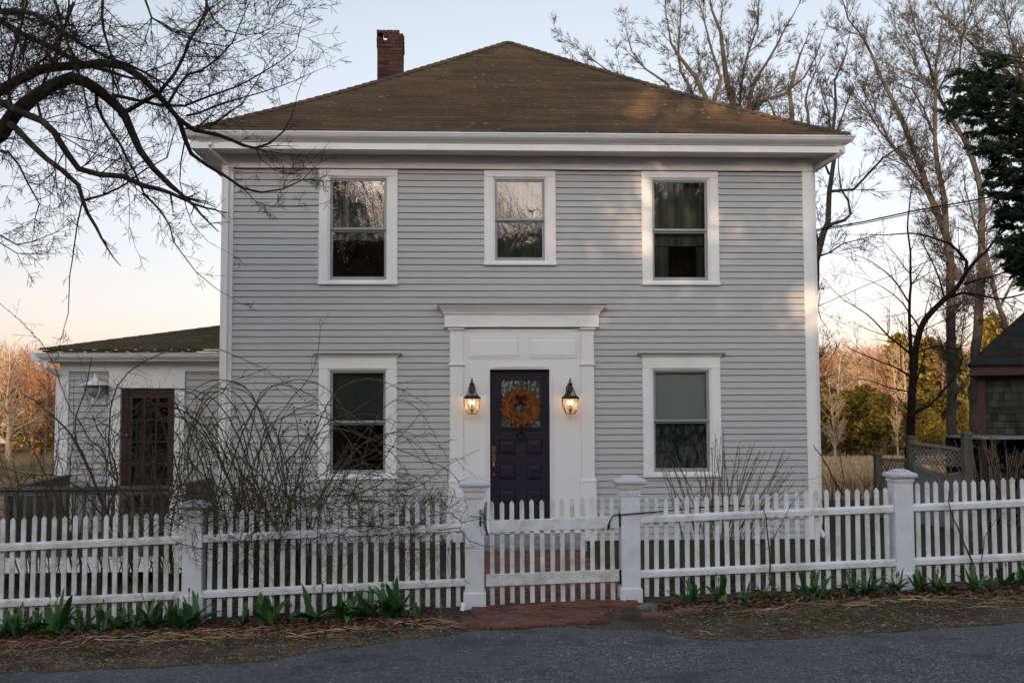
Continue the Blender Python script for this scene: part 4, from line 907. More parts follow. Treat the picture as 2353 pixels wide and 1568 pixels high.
# ------------------------------------------------------------------ deck in front of the wing
DKY = -1.35; dl, dr = at(8, 1120, DKY).x, at(408, 1120, DKY).x; dz = at(200, 1119, DKY).z; dfl = at(200, 1272, DKY).z
D = thing('deck', ((dl+dr)/2, -.2, dfl-.3), 'weathered grey wooden deck with railing in front of the side wing door', 'deck')
g = MB(); yb = DKY-.02; k = 0; y = DKY-.03
while y < WY-.05: g.box(dl-2.2, dr+.08, y, y+.135, dfl-.028, dfl); y += .142
g.build('deck_boards', 'greywood', D)
MB().box(dl-2.2, dr+.06, DKY-.012, DKY+.012, dfl-.030-.21, dfl-.031).build('skirt_board', 'trim', D)
for i in range(3): x = dl-.9+i*1.45; MB().box(x, x+.09, DKY+.03, DKY+.12, gz(x, DKY)-.5, dfl-.03).build('deck_post', 'darkwood', D)
MB().box(dl-2.0, dr-.05, DKY-.075, DKY+.06, dz-.025, dz+.012).box(dl-2.0, dr-.05, DKY-.02, DKY+.02, dz-.105, dz-.026).build('handrail', 'greywood', D)
x = dl+.02
while x < dr-.12: MB().box(x, x+.042, DKY-.03, DKY+.0, dfl+.07, dz-.03).build('baluster', 'greywood', D); x += .1285
MB().box(dr-.09, dr+.085, DKY-.09, DKY+.085, dfl-.25, dz+.004).build('newel_post', 'trim', D, bevel=.004)
def boardwall(a, b, zb, za0, za1, nm, m, par, capw=.05, bw=.10, arch=0):
    a, b = Vector(a), Vector(b); L = (b-a).length; d = (b-a)/L; n_ = Vector((-d.y, d.x)); g = MB(); k = int(L/bw)
    for i in range(k):
        p0, p1 = a+d*(L*i/k+.002), a+d*(L*(i+1)/k-.002); t = i/k; z = za0+(za1-za0)*t-arch*math.sin(math.pi*t); q = n_*(.011+random.uniform(-.002, .002))
        g.add([(p0.x-q.x,p0.y-q.y,zb),(p1.x-q.x,p1.y-q.y,zb),(p1.x+q.x,p1.y+q.y,zb),(p0.x+q.x,p0.y+q.y,zb),(p0.x-q.x,p0.y-q.y,z),(p1.x-q.x,p1.y-q.y,z),(p1.x+q.x,p1.y+q.y,z),(p0.x+q.x,p0.y+q.y,z)],
              [(0,1,5,4),(1,2,6,5),(2,3,7,6),(3,0,4,7),(4,5,6,7)])
    g.build(nm, m, par)
    if capw:
        g = MB(); q = n_*capw
        for z0_, z1_ in ((.002, .03),):
            g.add([(a.x-q.x,a.y-q.y,za0+z0_),(b.x-q.x,b.y-q.y,za1+z0_),(b.x+q.x,b.y+q.y,za1+z0_),(a.x+q.x,a.y+q.y,za0+z0_),(a.x-q.x,a.y-q.y,za0+z1_),(b.x-q.x,b.y-q.y,za1+z1_),(b.x+q.x,b.y+q.y,za1+z1_),(a.x+q.x,a.y+q.y,za0+z1_)],
                  [(0,3,2,1),(4,5,6,7),(0,1,5,4),(1,2,6,5),(2,3,7,6),(3,0,4,7)])
        g.build('rail_cap', m, par)
pl = at(160, 1094, WY-.1); boardwall((dl+.03, DKY+.08), (pl.x, WY-.1), dfl, dz-.02, pl.z, 'side_screen', 'greywood', D)
pr = at(486, 1100, -.25); boardwall((dr, DKY+.1), (pr.x, -.25), dfl-.3, dz-.01, pr.z, 'side_screen', 'greywood', D)
# ------------------------------------------------------------------ shed at the right edge
SY = 2.0; sx = at(2248, 900, SY).x; ze = at(2300, 848, SY-.3).z
SH = thing('shed', (sx, SY, gz(sx, SY)), 'dark shingled outbuilding with red trim at the right edge', 'shed')
g = MB(); z = -1.0; row = 0
while z < ze:
    x = sx+.06-random.random()*.1; 
    while x < sx+6:
        w = random.uniform(.08, .17); a = max(x, sx+.06); j = random.uniform(-.008, .008); b_ = x+w-.006; q = random.uniform(0, .006)
        if b_ > a: g.add([(a,SY-.018-q,z+j),(b_,SY-.018-q,z+j),(b_,SY,z+.128),(a,SY,z+.128),(a,SY+.002,z+j),(b_,SY+.002,z+j)], [(0,1,2,3),(4,5,1,0),(1,5,2),(0,3,4)])
        x += w
    z += .118
g.box(sx+.03, sx+6, SY+.003, SY+5, -1.2, ze)
g.build('shed_wall', 'cedar', SH)
MB().box(sx-.02, sx+.10, SY-.032, SY+.02, -1.0, ze-.04).box(sx-.03, sx-.0, SY+.021, SY+5, ze-.30, ze-.04).build('corner_board', 'redtrim', SH)
MB().box(sx-.12, sx+6, SY-.30, SY-.27, ze-.10, ze+.06).box(sx-.12, sx-.09, SY-.269, SY+5, ze-.10, ze+.06).box(sx-.09, sx+6, SY-.27, SY+.0, ze-.11, ze-.09).build('shed_fascia', 'redtrim', SH)
g = MB(); x0 = sx-.17; y0 = SY-.36
for i in range(24):
    a, b_ = i*.125, (i+1)*.125+.02; k = 1.02; x = x0+a-random.random()*.2
    while x < x0+6.2:
        w = random.uniform(.16, .28); l0, l1 = max(x, x0+a), max(x, x0+b_); r1 = x+w-.005; q = random.uniform(0, .006)
        if r1 > l1: g.add([(l0,y0+a,ze+.075+a*k+.016+q),(r1,y0+a,ze+.075+a*k+.016+q),(r1,y0+b_,ze+.075+b_*k),(l1,y0+b_,ze+.075+b_*k),(l0,y0+a,ze+.07+a*k),(r1,y0+a,ze+.07+a*k)], [(0,1,2,3),(4,5,1,0)])
        x += w
g.add([(x0,y0,ze+.075),(x0+3,y0+3,ze+.075+3.06),(x0+3,y0+6,ze+.075+3.06),(x0,y0+6,ze+.075)], [(0,1,2,3)])
g.add([(x0+.01,y0+.01,ze+.055),(x0+6,y0+.01,ze+.055),(x0+6,y0+3,ze+.055+3.05),(x0+3,y0+3,ze+.055+3.05)], [(0,1,2,3)])
g.build('shed_roof', 'shedroof', SH)
SH.rotation_euler = (0, 0, R(-27))
# ------------------------------------------------------------------ lattice topped fence beyond the side yard
LF = thing('lattice_fence', tuple((at(2150, 1200, 1.5).x, 1.5, -.9)), 'grey board fence with diagonal lattice top beside the shed', 'lattice fence')
def lattice(a, b, z0, z1, par, dens=.062):
    a, b = Vector(a), Vector(b); L = (b-a).length; d = (b-a)/L; n_ = Vector((-d.y, d.x)); g = MB(); h = z1-z0
    for s_ in (1, -1):
        t = -h
        while t < L:
            t0, t1 = t, t+h; za, zb = (z0, z1) if s_ > 0 else (z1, z0)
            u0 = max(0, t0); u1 = min(L, t1); 
            if u1 > u0:
                ha, hb = za+(zb-za)*(u0-t0)/h, za+(zb-za)*(u1-t0)/h; p, q = a+d*u0+n_*(.006*s_), a+d*u1+n_*(.006*s_); w = .017; y = n_*.004
                g.add([(p.x-y.x,p.y-y.y,ha-w),(q.x-y.x,q.y-y.y,hb-w),(q.x-y.x,q.y-y.y,hb+w),(p.x-y.x,p.y-y.y,ha+w),(p.x+y.x,p.y+y.y,ha-w),(q.x+y.x,q.y+y.y,hb-w),(q.x+y.x,q.y+y.y,hb+w),(p.x+y.x,p.y+y.y,ha+w)],
                      [(0,1,2,3),(7,6,5,4),(0,4,5,1),(3,2,6,7)])
            t += dens*1.45
    g.build('lattice_panel', 'lattice', par)
def lpanel(pxa, pxb, Ya, Yb, ta, tb, la, lb, arch):
    A, B = at(pxa, ta, Ya), at(pxb, tb, Yb); za, zb = at(pxa, la, Ya).z, at(pxb, lb, Yb).z
    boardwall((A.x, Ya), (B.x, Yb), -1.6, za, zb, 'fence_boards', 'lattice', LF, 0, .09, arch); lattice((A.x, Ya), (B.x, Yb), max(za, zb)-arch*0-.02, min(A.z, B.z)-.02, LF)
    L = Vector((B.x-A.x, Yb-Ya)).normalized(); q = Vector((-L.y, L.x))*.03
    n = 12
    for (z0, z1, h, ar) in ((A.z, B.z, .045, 0), (za, zb, .055, arch)):
        g = MB()
        for i in range(n):
            t0, t1 = i/n, (i+1)/n; P0 = A.lerp(B, t0); P1 = A.lerp(B, t1); c0 = z0+(z1-z0)*t0-ar*math.sin(math.pi*t0); c1 = z0+(z1-z0)*t1-ar*math.sin(math.pi*t1)
            g.add([(P0.x-q.x,P0.y-q.y,c0-h),(P1.x-q.x,P1.y-q.y,c1-h),(P1.x+q.x,P1.y+q.y,c1-h),(P0.x+q.x,P0.y+q.y,c0-h),(P0.x-q.x,P0.y-q.y,c0),(P1.x-q.x,P1.y-q.y,c1),(P1.x+q.x,P1.y+q.y,c1),(P0.x+q.x,P0.y+q.y,c0)],
                  [(0,3,2,1),(4,5,6,7),(0,1,5,4),(2,3,7,6)])
        g.build('fence_rail', 'lattice', LF)
def lpost(px, py, Y, h=.06):
    p = at(px, py, Y); g = MB().box(p.x-h, p.x+h, Y-h, Y+h, -1.8, p.z); g.box(p.x-h-.025, p.x+h+.025, Y-h-.025, Y+h+.025, p.z, p.z+.02).box(p.x-h+.01, p.x+h-.01, Y-h+.01, Y+h-.01, p.z+.021, p.z+.045); g.build('fence_post', 'greywood', LF, bevel=.004)
lpanel(2020, 2092, 3.2, 2.4, 1051, 1053, 1086, 1090, 0); lpanel(2096, 2218, 2.2, 1.1, 1014, 1030, 1062, 1080, .10)
lpost(2016, 1046, 3.2); lpost(2092, 1006, 2.3); lpost(2220, 998, 1.0, .07)
WRK = thing('wood_store', (at(2300, 1100, 1.0).x, 1.0, -1.0), 'dark open woodshed with grey roof edge against the outbuilding', 'wood store')
p0, p1 = at(2222, 1003, .9), at(2420, 1010, .5)
MB().box(p0.x+.05, p1.x+.8, .55, 1.9, p0.z-.03, p0.z+.0).build('store_roof', 'lattice', WRK)
g = MB()
for i in range(3): g.box(p0.x+.08+i*1.3, p0.x+.17+i*1.3, .62, .71, -1.6, p0.z-.031)
g.box(p0.x+.06, p1.x+.7, 1.80, 1.84, -1.6, p0.z-.031); g.build('store_frame', 'darkwood', WRK)
g = MB()
for i in range(260):
    x = p0.x+.2+random.random()*2.3; z = -.9+random.random()*(p0.z+.62); rr = random.uniform(.035, .07); 
    g.prism([(x+rr*math.cos(t*math.pi/3+i), z+rr*math.sin(t*math.pi/3+i)) for t in range(6)], 'y', random.uniform(.8, .95), 1.5)
g.build('firewood', 'bark_dark', WRK)
# wires
def wire(px, Y0, Y1, r, label):
    n = len(px); pts = [at(x, y, Y0+(Y1-Y0)*i/(n-1)) for i, (x, y) in enumerate(px)]; pp, rr = smoothline(pts, [r]*n, .5)
    g = MB().tube(pp, r, 6); o = g.build('utility_wire', 'iron', None, base=pts[0]); tag(o, label, 'utility wire')
wire([(1868,529),(1985,509),(2096,485),(2243,459),(2352,436),(2600,372)], .9, -4, .011, 'thick black cable running from the house corner to the evergreen')
wire([(1868,532),(1985,513),(2096,490),(2243,465),(2352,443),(2600,384)], .9, -4, .007, 'thin black wire just below the thick cable at the house corner')
wire([(1880,703),(1985,657),(2096,614),(2243,560),(2352,522)], 1.2, 1.0, .005, 'thin lower wire slanting up from the right wall of the house')
# ------------------------------------------------------------------ trees
def tree(name, polys, m, base, label, group=None, crown_r=.012, tm=None):
    T = thing(name, base, label, 'tree', group)
    tr = [p for p in polys if p[1][0] >= crown_r]; cr = [p for p in polys if p[1][0] < crown_r]
    if tr: V, F = tubes(tr); npmesh('trunk', V, F, m, T, base)
    if cr: V, F = tubes(cr); npmesh('crown', V, F, tm or m, T, base)
    return T
def pz(L): return [(x/2.709, y/2.709) for x, y in L]            # from a 2195-wide enlargement at the top left
def pr3(L): return [(1542+x/2.709, y/2.709) for x, y in L]
def pr6(L): return [(1542+x/2.709, 579+y/2.709) for x, y in L]
def p4z(L): return [(x/2.709, 550+y/2.709) for x, y in L]
PB = dict(wob=.17, up=[.05,-.10,.05,.25], ratio=.56, n=[6.0,10.5,13,10.0], ang=(25,70), rk=.0065, rmin=.0025, step=[.16,.12,.09,.07], max=3, Lc=1.3, flat=.85)
T0 = []; rs = random.uniform
def lm(px, Y, a, b, **k):
    k['dens'] = k.get('dens', PB['n'][0])*2.0; limb(T0, px, Y, a*.84, b*.9, PB, **k)
lm([(-420,1500),(-400,1000),(-330,650),(-180,450),(-60,345),(0,308),(30,262),(75,225),(120,197),(165,180),(195,187),(225,208),(260,235),(285,262),(300,300),(320,345),(355,390),(390,426),(407,438)], [-4.4]*12+[-4.3]*3+[-4.2]*4, .145, .028, dens=2.2, Lc=1.1)
lm([(-400,700),(-200,330),(-60,245),(0,210),(37,185),(92,160),(160,152),(230,145),(280,152),(320,176),(355,208),(385,242),(410,272),(445,297),(500,311),(560,334),(585,340),(620,327),(650,302),(670,270)], [-3.8]*9+[-3.7]*3+[-3.6]*4+[-3.5]*4, .092, .008, dens=2.6)
lm([(410,272),(424,321),(440,352),(475,381),(520,406),(557,431),(602,441),(650,433),(695,412),(720,385)], [-3.7,-3.3], .040, .005, dens=3.4, Lc=.6)
lm([(-200,60),(-60,30),(0,28),(45,26),(80,33),(120,57),(155,82),(200,110),(250,132),(330,165),(390,200)], -4.8, .05, .012)
lm([(-200,-80),(-60,10),(0,48),(60,84),(110,104),(155,128),(190,147),(232,160)], -3.2, .05, .03)
lm([(-150,200),(-50,225),(0,237),(50,258),(95,276),(122,302),(150,346),(180,386),(230,401),(280,406),(330,426),(367,435)], -4.7, .055, .028, dens=3.6)
lm([(20,285),(35,297),(70,331),(110,366),(150,396),(180,426),(189,461),(200,490),(219,523)], -4.9, .05, .018, dens=3.4, Lc=.8)
lm([(189,463),(180,510),(172,560),(159,632),(157,720),(148,757),(137,788)], -4.9, .013, .003, dens=3.0, Lc=.30)
lm([(273,266),(320,241),(365,214),(400,170),(420,130),(440,90),(470,32),(478,-30)], -4.2, .035, .012, dens=3.6)
lm([(385,240),(406,199),(428,173),(461,162),(498,137),(535,100),(554,48),(576,4)], -3.6, .025, .006, dens=4, Lc=.8)
lm([(258,218),(314,229),(369,240),(424,244),(480,221),(535,203),(572,185),(609,162),(646,140),(678,112),(690,70)], [-4.2,-3.4], .026, .004, dens=4.4, Lc=.75)
lm([(428,266),(454,262),(491,247),(546,229),(591,214),(646,199),(690,183),(734,160)], -3.5, .020, .003, dens=5, Lc=.65)
lm([(480,292),(517,269),(554,240),(576,207),(600,170),(640,120)], -3.4, .016, .004, dens=5, Lc=.65)
lm([(221,200),(222,240),(236,273),(260,310),(275,332),(306,391),(332,443),(369,484),(388,520),(400,552),(424,587),(450,624),(498,661),(538,687)], -4.4, .026, .003, dens=3.6, Lc=.5)
lm([(424,325),(417,375),(414,420),(428,476),(443,517),(480,554),(520,578)], -3.8, .013, .003, dens=4, Lc=.5)
lm([(587,340),(598,365),(627,391),(664,402),(698,388),(722,366)], -3.4, .010, .003, dens=5, Lc=.45)
lm([(557,432),(587,464),(627,477),(683,477),(731,471)], -3.4, .009, .003, dens=5, Lc=.4)
lm([(236,-20),(236,74),(255,126),(258,192)], -4.6, .020, .012)
lm([(469,-10),(480,20),(491,44),(517,70),(560,80),(600,76),(650,50)], -4.4, .016, .004)
lm([(118,-20),(144,66),(162,111),(173,137),(180,170)], -5.0, .022, .014)
lm([(170,5),(155,44),(140,81),(111,125),(74,160)], -5.0, .020, .012)
lm([(330,-10),(350,40),(400,75),(455,95),(520,105),(570,90)], -5, .016, .004)
lm([(-20,540),(0,543),(37,561),(74,554),(129,532),(180,500)], -5.2, .014, .003, Lc=.5)
lm([(-20,548),(0,557),(37,583),(66,584),(105,574)], -5.0, .012, .003, Lc=.45)
lm([(192,460),(236,450),(280,428),(332,391),(384,362),(400,300)], -4.9, .018, .006, dens=4, Lc=.7)
lm([(300,300),(270,340),(290,390),(298,470),(296,520),(310,570)], -4.2, .009, .003, Lc=.5)
lm([(95,276),(85,230),(110,170),(150,60),(160,-20)], -4.0, .022, .012)
lm([(30,262),(20,180),(40,90),(60,10),(65,-30)], -4.6, .024, .012)
lm([(-60,345),(20,350),(60,420),(90,470),(80,500),(100,520)], -5.0, .018, .004, Lc=.7)
lm([(150,346),(120,400),(90,402),(93,455)], -4.8, .010, .004, Lc=.6)
print('near tree', len(T0))
tree('bare_tree', T0, 'bark_dark', (at(-420,1500,-4.4).x, -4.4, gz(-6.6,-4.4)), 'dark bare spreading tree reaching over the house corner from the left edge', crown_r=.014)
# ---- trees right of and behind the house
PR = dict(wob=.13, up=[.10,.12,.10,.06], ratio=.52, n=[3.5,8.6,13.0,7.0], ang=(20,50), rmin=.0052, step=[.5,.3,.22,.18], max=3, Lc=2.9, rk=.0058)
def mtree(limbs, Y, label, m='bark_grey', base_px=None, dens=1.5, P=PR, grp='tall bare trees behind the house', Lc=None, cr=.03, nm='bare_tree'):
    out = []
    for px, a, b in limbs: limb(out, px, [Y, Y+rs(-2.2, 2.2)], a*.58, max(b*.5, .010), P, dens=dens*2.4, step=.45, wob=.02, Lc=Lc)
    bx = at(base_px, 1000, Y); return tree(nm, out, m, (bx.x, Y, gz(bx.x, Y)), label, grp, crown_r=cr)
mtree([([(1600,1060),(1600,500),(1600,330),(1612,270),(1623,225),(1597,177),(1560,129),(1542,100),(1530,40)], .30, .03),
       ([(1600,330),(1590,218),(1564,166),(1560,105),(1564,37),(1560,-20)], .12, .03), ([(1600,400),(1642,221),(1656,181),(1634,111),(1620,55),(1600,-20)], .14, .03),
       ([(1600,420),(1550,230),(1531,192),(1483,159),(1453,122),(1440,80)], .12, .02), ([(1600,500),(1500,230),(1440,190),(1390,160),(1350,130)], .10, .015), ([(1600,560),(1450,240),(1380,200),(1310,120)], .08, .012)], 17,
      'bare tree whose crown rises over the right roof slope, farthest left', base_px=1600, dens=1.5, Lc=2.2)
mtree([([(1700,1060),(1700,500),(1695,330),(1686,247),(1668,185),(1660,129),(1656,74),(1634,22),(1625,-30)], .32, .04),
       ([(1697,350),(1734,185),(1763,140),(1800,74),(1823,30)], .13, .03), ([(1700,450),(1723,258),(1800,218),(1848,177),(1874,129),(1890,80)], .13, .02),
       ([(1700,360),(1700,210),(1720,120),(1740,60),(1745,-20)], .10, .03)], 19, 'bare tree behind the right roof slope with two long forked limbs', base_px=1700, dens=1.7, Lc=2.2)
mtree([([(1830,1060),(1830,500),(1819,277),(1815,207),(1837,129),(1850,100)], .22, .03), ([(1830,400),(1782,273),(1763,229),(1750,180)], .11, .02), ([(1830,420),(1860,300),(1850,230),(1870,170),(1900,110)], .12, .02), ([(1830,380),(1905,300),(1890,220),(1880,160)], .08, .02)], 15,
      'bushy bare tree showing just above the right end of the roof', base_px=1830, dens=2.6, Lc=1.5)
mtree([([(1870,1060),(1868,800),(1874,600),(1889,535),(1900,513),(1904,443),(1915,369),(1910,320),(1919,236),(1915,185),(1941,129),(1950,80)], .20, .02),
       ([(1889,530),(1912,513),(1941,505),(1952,491),(1948,461),(1934,436),(1925,390)], .09, .03), ([(1904,440),(1959,436),(2003,391),(2029,365),(2060,340),(2090,325)], .07, .015),
       ([(1904,400),(1885,360),(1870,330)], .05, .02), ([(1912,330),(1930,280),(1944,240),(1965,190)], .06, .015), ([(1876,590),(1905,580),(1940,560),(1980,550)], .05, .012), ([(1880,560),(1860,470),(1830,400)], .06, .02)], 9,
      'grey bare tree forking close behind the right corner of the house', base_px=1880, dens=2.4, Lc=1.3, P=dict(PR, rmin=.0048, n=[3,5.5,8,8], step=[.3,.22,.18,.14]))
mtree([([(2185,1060),(2184,700),(2184,616),(2181,565),(2133,443),(2107,369),(2077,288),(2051,229),(2022,177),(2003,129),(1978,81),(1948,44),(1935,0)], .30, .03),
       ([(2200,640),(2177,576),(2170,461),(2151,369),(2147,314),(2149,221),(2150,150),(2160,80),(2170,0)], .24, .03), ([(2133,443),(2070,360),(2020,300),(1990,250),(1960,200)], .09, .015),
       ([(2147,314),(2120,250),(2095,205),(2060,190),(2040,150)], .08, .02), ([(2107,369),(2055,340),(2010,260),(1985,215),(1950,130)], .07, .012), ([(2149,221),(2180,160),(2200,90),(2220,30)], .06, .015)], 20,
      'tall twin trunked bare tree leaning left beyond the lattice fence', base_px=2185, dens=1.3)
mtree([([(2240,1060),(2240,837),(2250,690),(2256,620),(2254,576),(2254,461),(2243,399),(2225,343),(2199,295),(2177,258),(2151,207),(2133,148),(2114,92),(2096,37),(2085,-20)], .34, .04),
       ([(2252,440),(2275,400),(2300,330),(2330,250),(2345,180)], .10, .03), ([(2177,258),(2200,190),(2205,120),(2215,60),(2210,-10)], .09, .03), ([(2254,500),(2290,460),(2330,440),(2380,400)], .08, .02), ([(2151,207),(2120,180),(2080,100),(2040,40)], .07, .02)], 22,
      'tallest straight trunked bare tree standing behind the outbuilding roof', base_px=2240, dens=1.3)
mtree([([(2330,1000),(2313,764),(2295,708),(2277,634),(2265,579),(2240,520),(2220,440)], .22, .05), ([(2295,708),(2330,640),(2360,560)], .1, .03)], 21, 'leaning bare trunk low beside the dark evergreen', base_px=2330, dens=1.4, Lc=1.8)
mtree([([(2480,900),(2450,400),(2400,260),(2352,200),(2290,150),(2240,110),(2200,70),(2150,10)], .25, .03), ([(2400,260),(2350,150),(2320,80),(2300,-10)], .10, .03), ([(2440,350),(2390,100),(2370,-10)], .10, .04), ([(2352,200),(2300,120),(2250,70),(2225,0)], .06, .02)], 20,
      'bare tree filling the top right corner above the evergreen', base_px=2470, dens=1.7)
# the near black tree by the lattice fence
PK = dict(wob=.15, up=[.02,.05,.05,.03], ratio=.55, n=[3.2,4.0,5.5,7.5], ang=(30,65), rmin=.0036, step=[.3,.22,.16,.12], max=3, Lc=1.7)
out = []
for px, a, b in [([(2086,1120),(2090,1011),(2092,948),(2096,874),(2103,808),(2112,756),(2140,716),(2170,686),(2199,660),(2218,627),(2221,601),(2203,579),(2180,560),(2140,545),(2090,535),(2030,540)], .125, .012),
                 ([(2218,627),(2243,597),(2265,579),(2290,545),(2320,520),(2350,470)], .05, .012), ([(2181,682),(2210,672),(2243,675),(2299,686),(2352,675),(2400,660)], .045, .012), ([(2214,653),(2262,638),(2317,623),(2370,600)], .035, .01),
                 ([(2092,850),(2092,800),(2090,727),(2091,653),(2090,579),(2085,500),(2095,430),(2110,350)], .055, .008), ([(2103,948),(2133,930),(2170,893),(2199,852),(2210,823),(2206,793),(2215,740)], .042, .010),
                 ([(2096,870),(2070,850),(2022,830),(1967,808),(1940,793)], .030, .006), ([(2100,820),(2040,770),(1990,720),(1940,690),(1900,650)], .032, .005), ([(2091,700),(2050,640),(2000,600),(1950,580)], .026, .005),
                 ([(2105,810),(2150,795),(2200,800),(2240,780)], .025, .006), ([(2092,900),(2040,890),(1980,870),(1920,880)], .022, .005), ([(2112,756),(2075,700),(2030,660),(1980,640)], .026, .005), ([(2098,905),(2110,860),(2125,800),(2130,740),(2150,640)], .022, .006),
                 ([(2170,686),(2150,620),(2120,560),(2110,500)], .028, .006), ([(1898,760),(1905,790),(1912,830),(1908,870)], .010, .004), ([(1876,700),(1885,730),(1905,760),(1925,800)], .014, .004)]:
    limb(out, px, [10, 10+rs(-1.5, 1.5)], a, b, PK, dens=2.6, step=.25, wob=.015)
tree('bare_tree', out, 'bark_black', (at(2086,1120,10).x, 10, -1.2), 'black leaning bare tree rising from behind the lattice fence', crown_r=.014)
# ---- dark evergreen at the right edge
def spray(V, F, p, d, L, n, size, flat=.4, wf=.32):
    for _ in range(n):
        t = random.random()**.8; j = rvec(); rr = (.10+.25*t*(1-t))*L; q = (p[0]+d[0]*L*t+j[0]*rr, p[1]+d[1]*L*t+j[1]*rr, p[2]+d[2]*L*t+j[2]*rr*flat)
        a = nrm((d[0]+j[1]*.9, d[1]+j[2]*.9, d[2]+j[0]*.9)); b = perp(a); s = size*random.uniform(.5, 1.2); w = s*wf; o = len(V)
        V += [q, (q[0]+a[0]*s*.5+b[0]*w, q[1]+a[1]*s*.5+b[1]*w, q[2]+a[2]*s*.5+b[2]*w), (q[0]+a[0]*s, q[1]+a[1]*s, q[2]+a[2]*s), (q[0]+a[0]*s*.5-b[0]*w, q[1]+a[1]*s*.5-b[1]*w, q[2]+a[2]*s*.5-b[2]*w)]
        F.append((o, o+1, o+2, o+3))
EY = 3.4; V = []; F = []; limbs = []
trunk = [at(2440, 1060, EY), at(2435, 700, EY), at(2425, 450, EY), at(2400, 280, EY), at(2330, 150, EY)]
limbs.append(smoothline(trunk, [.2,.17,.13,.08,.02], .4))
tips = [(2277,128),(2262,150),(2300,140),(2190,168),(2205,185),(2225,175),(2235,200),(2190,205),(2163,236),(2178,262),(2195,250),(2210,240),(2215,280),(2200,225),(2240,235),(2250,270),(2255,300),(2238,306),(2234,340),(2248,350),(2262,330),(2276,368),(2285,345),(2290,390),(2266,424),(2280,445),(2272,400),(2296,478),(2305,500),(2292,520),(2297,552),(2312,576),(2300,588),(2330,600),(2320,625),(2350,650),(2360,590),(2340,540),(2320,450),(2310,410),(2300,300),(2290,260),(2280,220),(2270,190),(2310,200),(2330,300),(2340,360),(2345,250),(2350,210),(2352,420),(2345,480),(2360,330),(2230,220),(2245,180),(2300,180),(2250,210),(2310,240),(2320,270),(2310,330),(2325,390),(2338,430),(2330,500),(2345,560)]
for k, (x, y) in enumerate(tips+[(2400+random.uniform(-30, 130), y) for y in range(100, 680, 9)]+[(random.uniform(2330, 2400), random.uniform(280, 640)) for _ in range(40)]):
    Yt = EY+random.uniform(-1.1, 1.1); tip = at(x, y, Yt); zz_ = at(2430, y+40, EY); st = Vector((zz_.x, EY, zz_.z)); mid = st.lerp(tip, .55)+Vector((0, 0, .12))
    limbs.append(smoothline([st, mid, tip], [.035, .02, .006], .3)); d = (tip-mid); L = d.length; 
    nsub = 9 if k < len(tips) else 7
    for _ in range(nsub):
        t = random.uniform(.30, 1.0); b0 = mid.lerp(tip, t); dd = (Vector(rvec())*.75+d.normalized()+Vector((0,0,.10))).normalized(); spray(V, F, tuple(b0-dd*.10), tuple(dd), random.uniform(.14, .42), 120, .085, .5, .14)
base = (trunk[0].x, EY, gz(9, EY)); T = thing('evergreen_tree', base, 'dark dense evergreen at the upper right edge above the outbuilding', 'tree')
v, f = tubes(limbs); npmesh('trunk', v, f, 'bark_dark', T, base); npmesh('crown', np.array(V), np.array(F), 'conifer', T, base, False)
print('evergreen', len(F))
# ---- background cedars
def cedar(seed, H, Wd):
    random.seed(seed); V = []; F = []; 
    for i in range(240):
        t = random.random()**.8; z = H*(.10+.88*t); rr = Wd*(1-t)**.55*random.uniform(.55, 1.05)*(1 if t > .1 else .7); a = random.uniform(0, 6.283)
        p = (rr*.25*math.cos(a), rr*.25*math.sin(a), z-.25); d = nrm((math.cos(a), math.sin(a), .45)); spray(V, F, p, d, rr*.95, 60, .20, .8)
    return np.array(V), np.array(F)
CD = []
def place_cedar(k, px, topy, Y, wscale, label, hz=-1.95):
    x = at(px, 1000, Y).x; H = (at(px, topy, Y).z-hz)*1.12; base = (x, Y, hz)
    if k not in cedar_mesh:
        V, F = cedar(40+k, 1.0*5, 1.9); cedar_mesh[k] = (V, F)
    T = thing('cedar_tree', base, label, 'tree', 'sunlit cedars beyond the reed marsh')
    if k not in cedar_obj:
        V, F = cedar_mesh[k]; c = npmesh('crown', V+np.array(base), F, 'cedarleaf', T, base, False); g = MB().tube([(x, Y, hz-.3), (x+.05, Y, hz+1.2), (x, Y, hz+3.6)], [.20, .15, .05], 7); t = g.build('trunk', 'bark_red', T, smooth=True); cedar_obj[k] = (c, t)
    else:
        for o in cedar_obj[k]: q = o.copy(); COL.objects.link(q); q.parent = T
    T.scale = (wscale*1.3*H/5, wscale*1.3*H/5, H/5); T.rotation_euler = (0, 0, random.uniform(0, 6))
M['bark_red'] = bark('cedar_bark', (.13,.065,.035), (.20,.10,.055), 4)
cedar_mesh = {}; cedar_obj = {}; 
for i, (px, ty, Y, w) in enumerate([(1892,880,58,.62),(1950,905,60,.95),(1990,893,63,.9),(2030,915,56,1.0),(2080,930,64,.8),(2125,940,60,.9),(2160,905,70,1.0),(2205,928,66,.8),(2140,790,104,.7),(2185,800,98,.8),(2070,780,112,.55),(2290,740,80,.5),(2225,860,88,.8),(1700,900,62,.9),(1500,890,66,.9),(30,900,95,.9),(90,925,80,1.3)]):
    place_cedar(i % 3, px, ty, Y, w, None)
names = ['cedar just right of the house corner','low round cedar behind the pale leaning trunk','second cedar from the house corner, darker and taller','cedar in front of the far grey house','small cedar left of the black tree trunk','cedar just right of the black tree trunk','broad cedar between the black tree and the outbuilding','cedar touching the left side of the outbuilding','tall distant cedar above the black tree fork','tall golden cedar in the far wood by the outbuilding','slender distant cedar poking above the far wood','thin pointed cedar seen over the outbuilding roof','distant cedar behind the outbuilding corner','cedar hidden behind the right of the house','cedar hidden behind the middle of the house','dark cedar on the far left beside the lawn','low spreading green shrub like cedar below the left wood']
ced = [o for o in bpy.data.objects if o.name.startswith('cedar_tree')]
for o, l in zip(ced, names): o['label'] = l
random.seed(77)
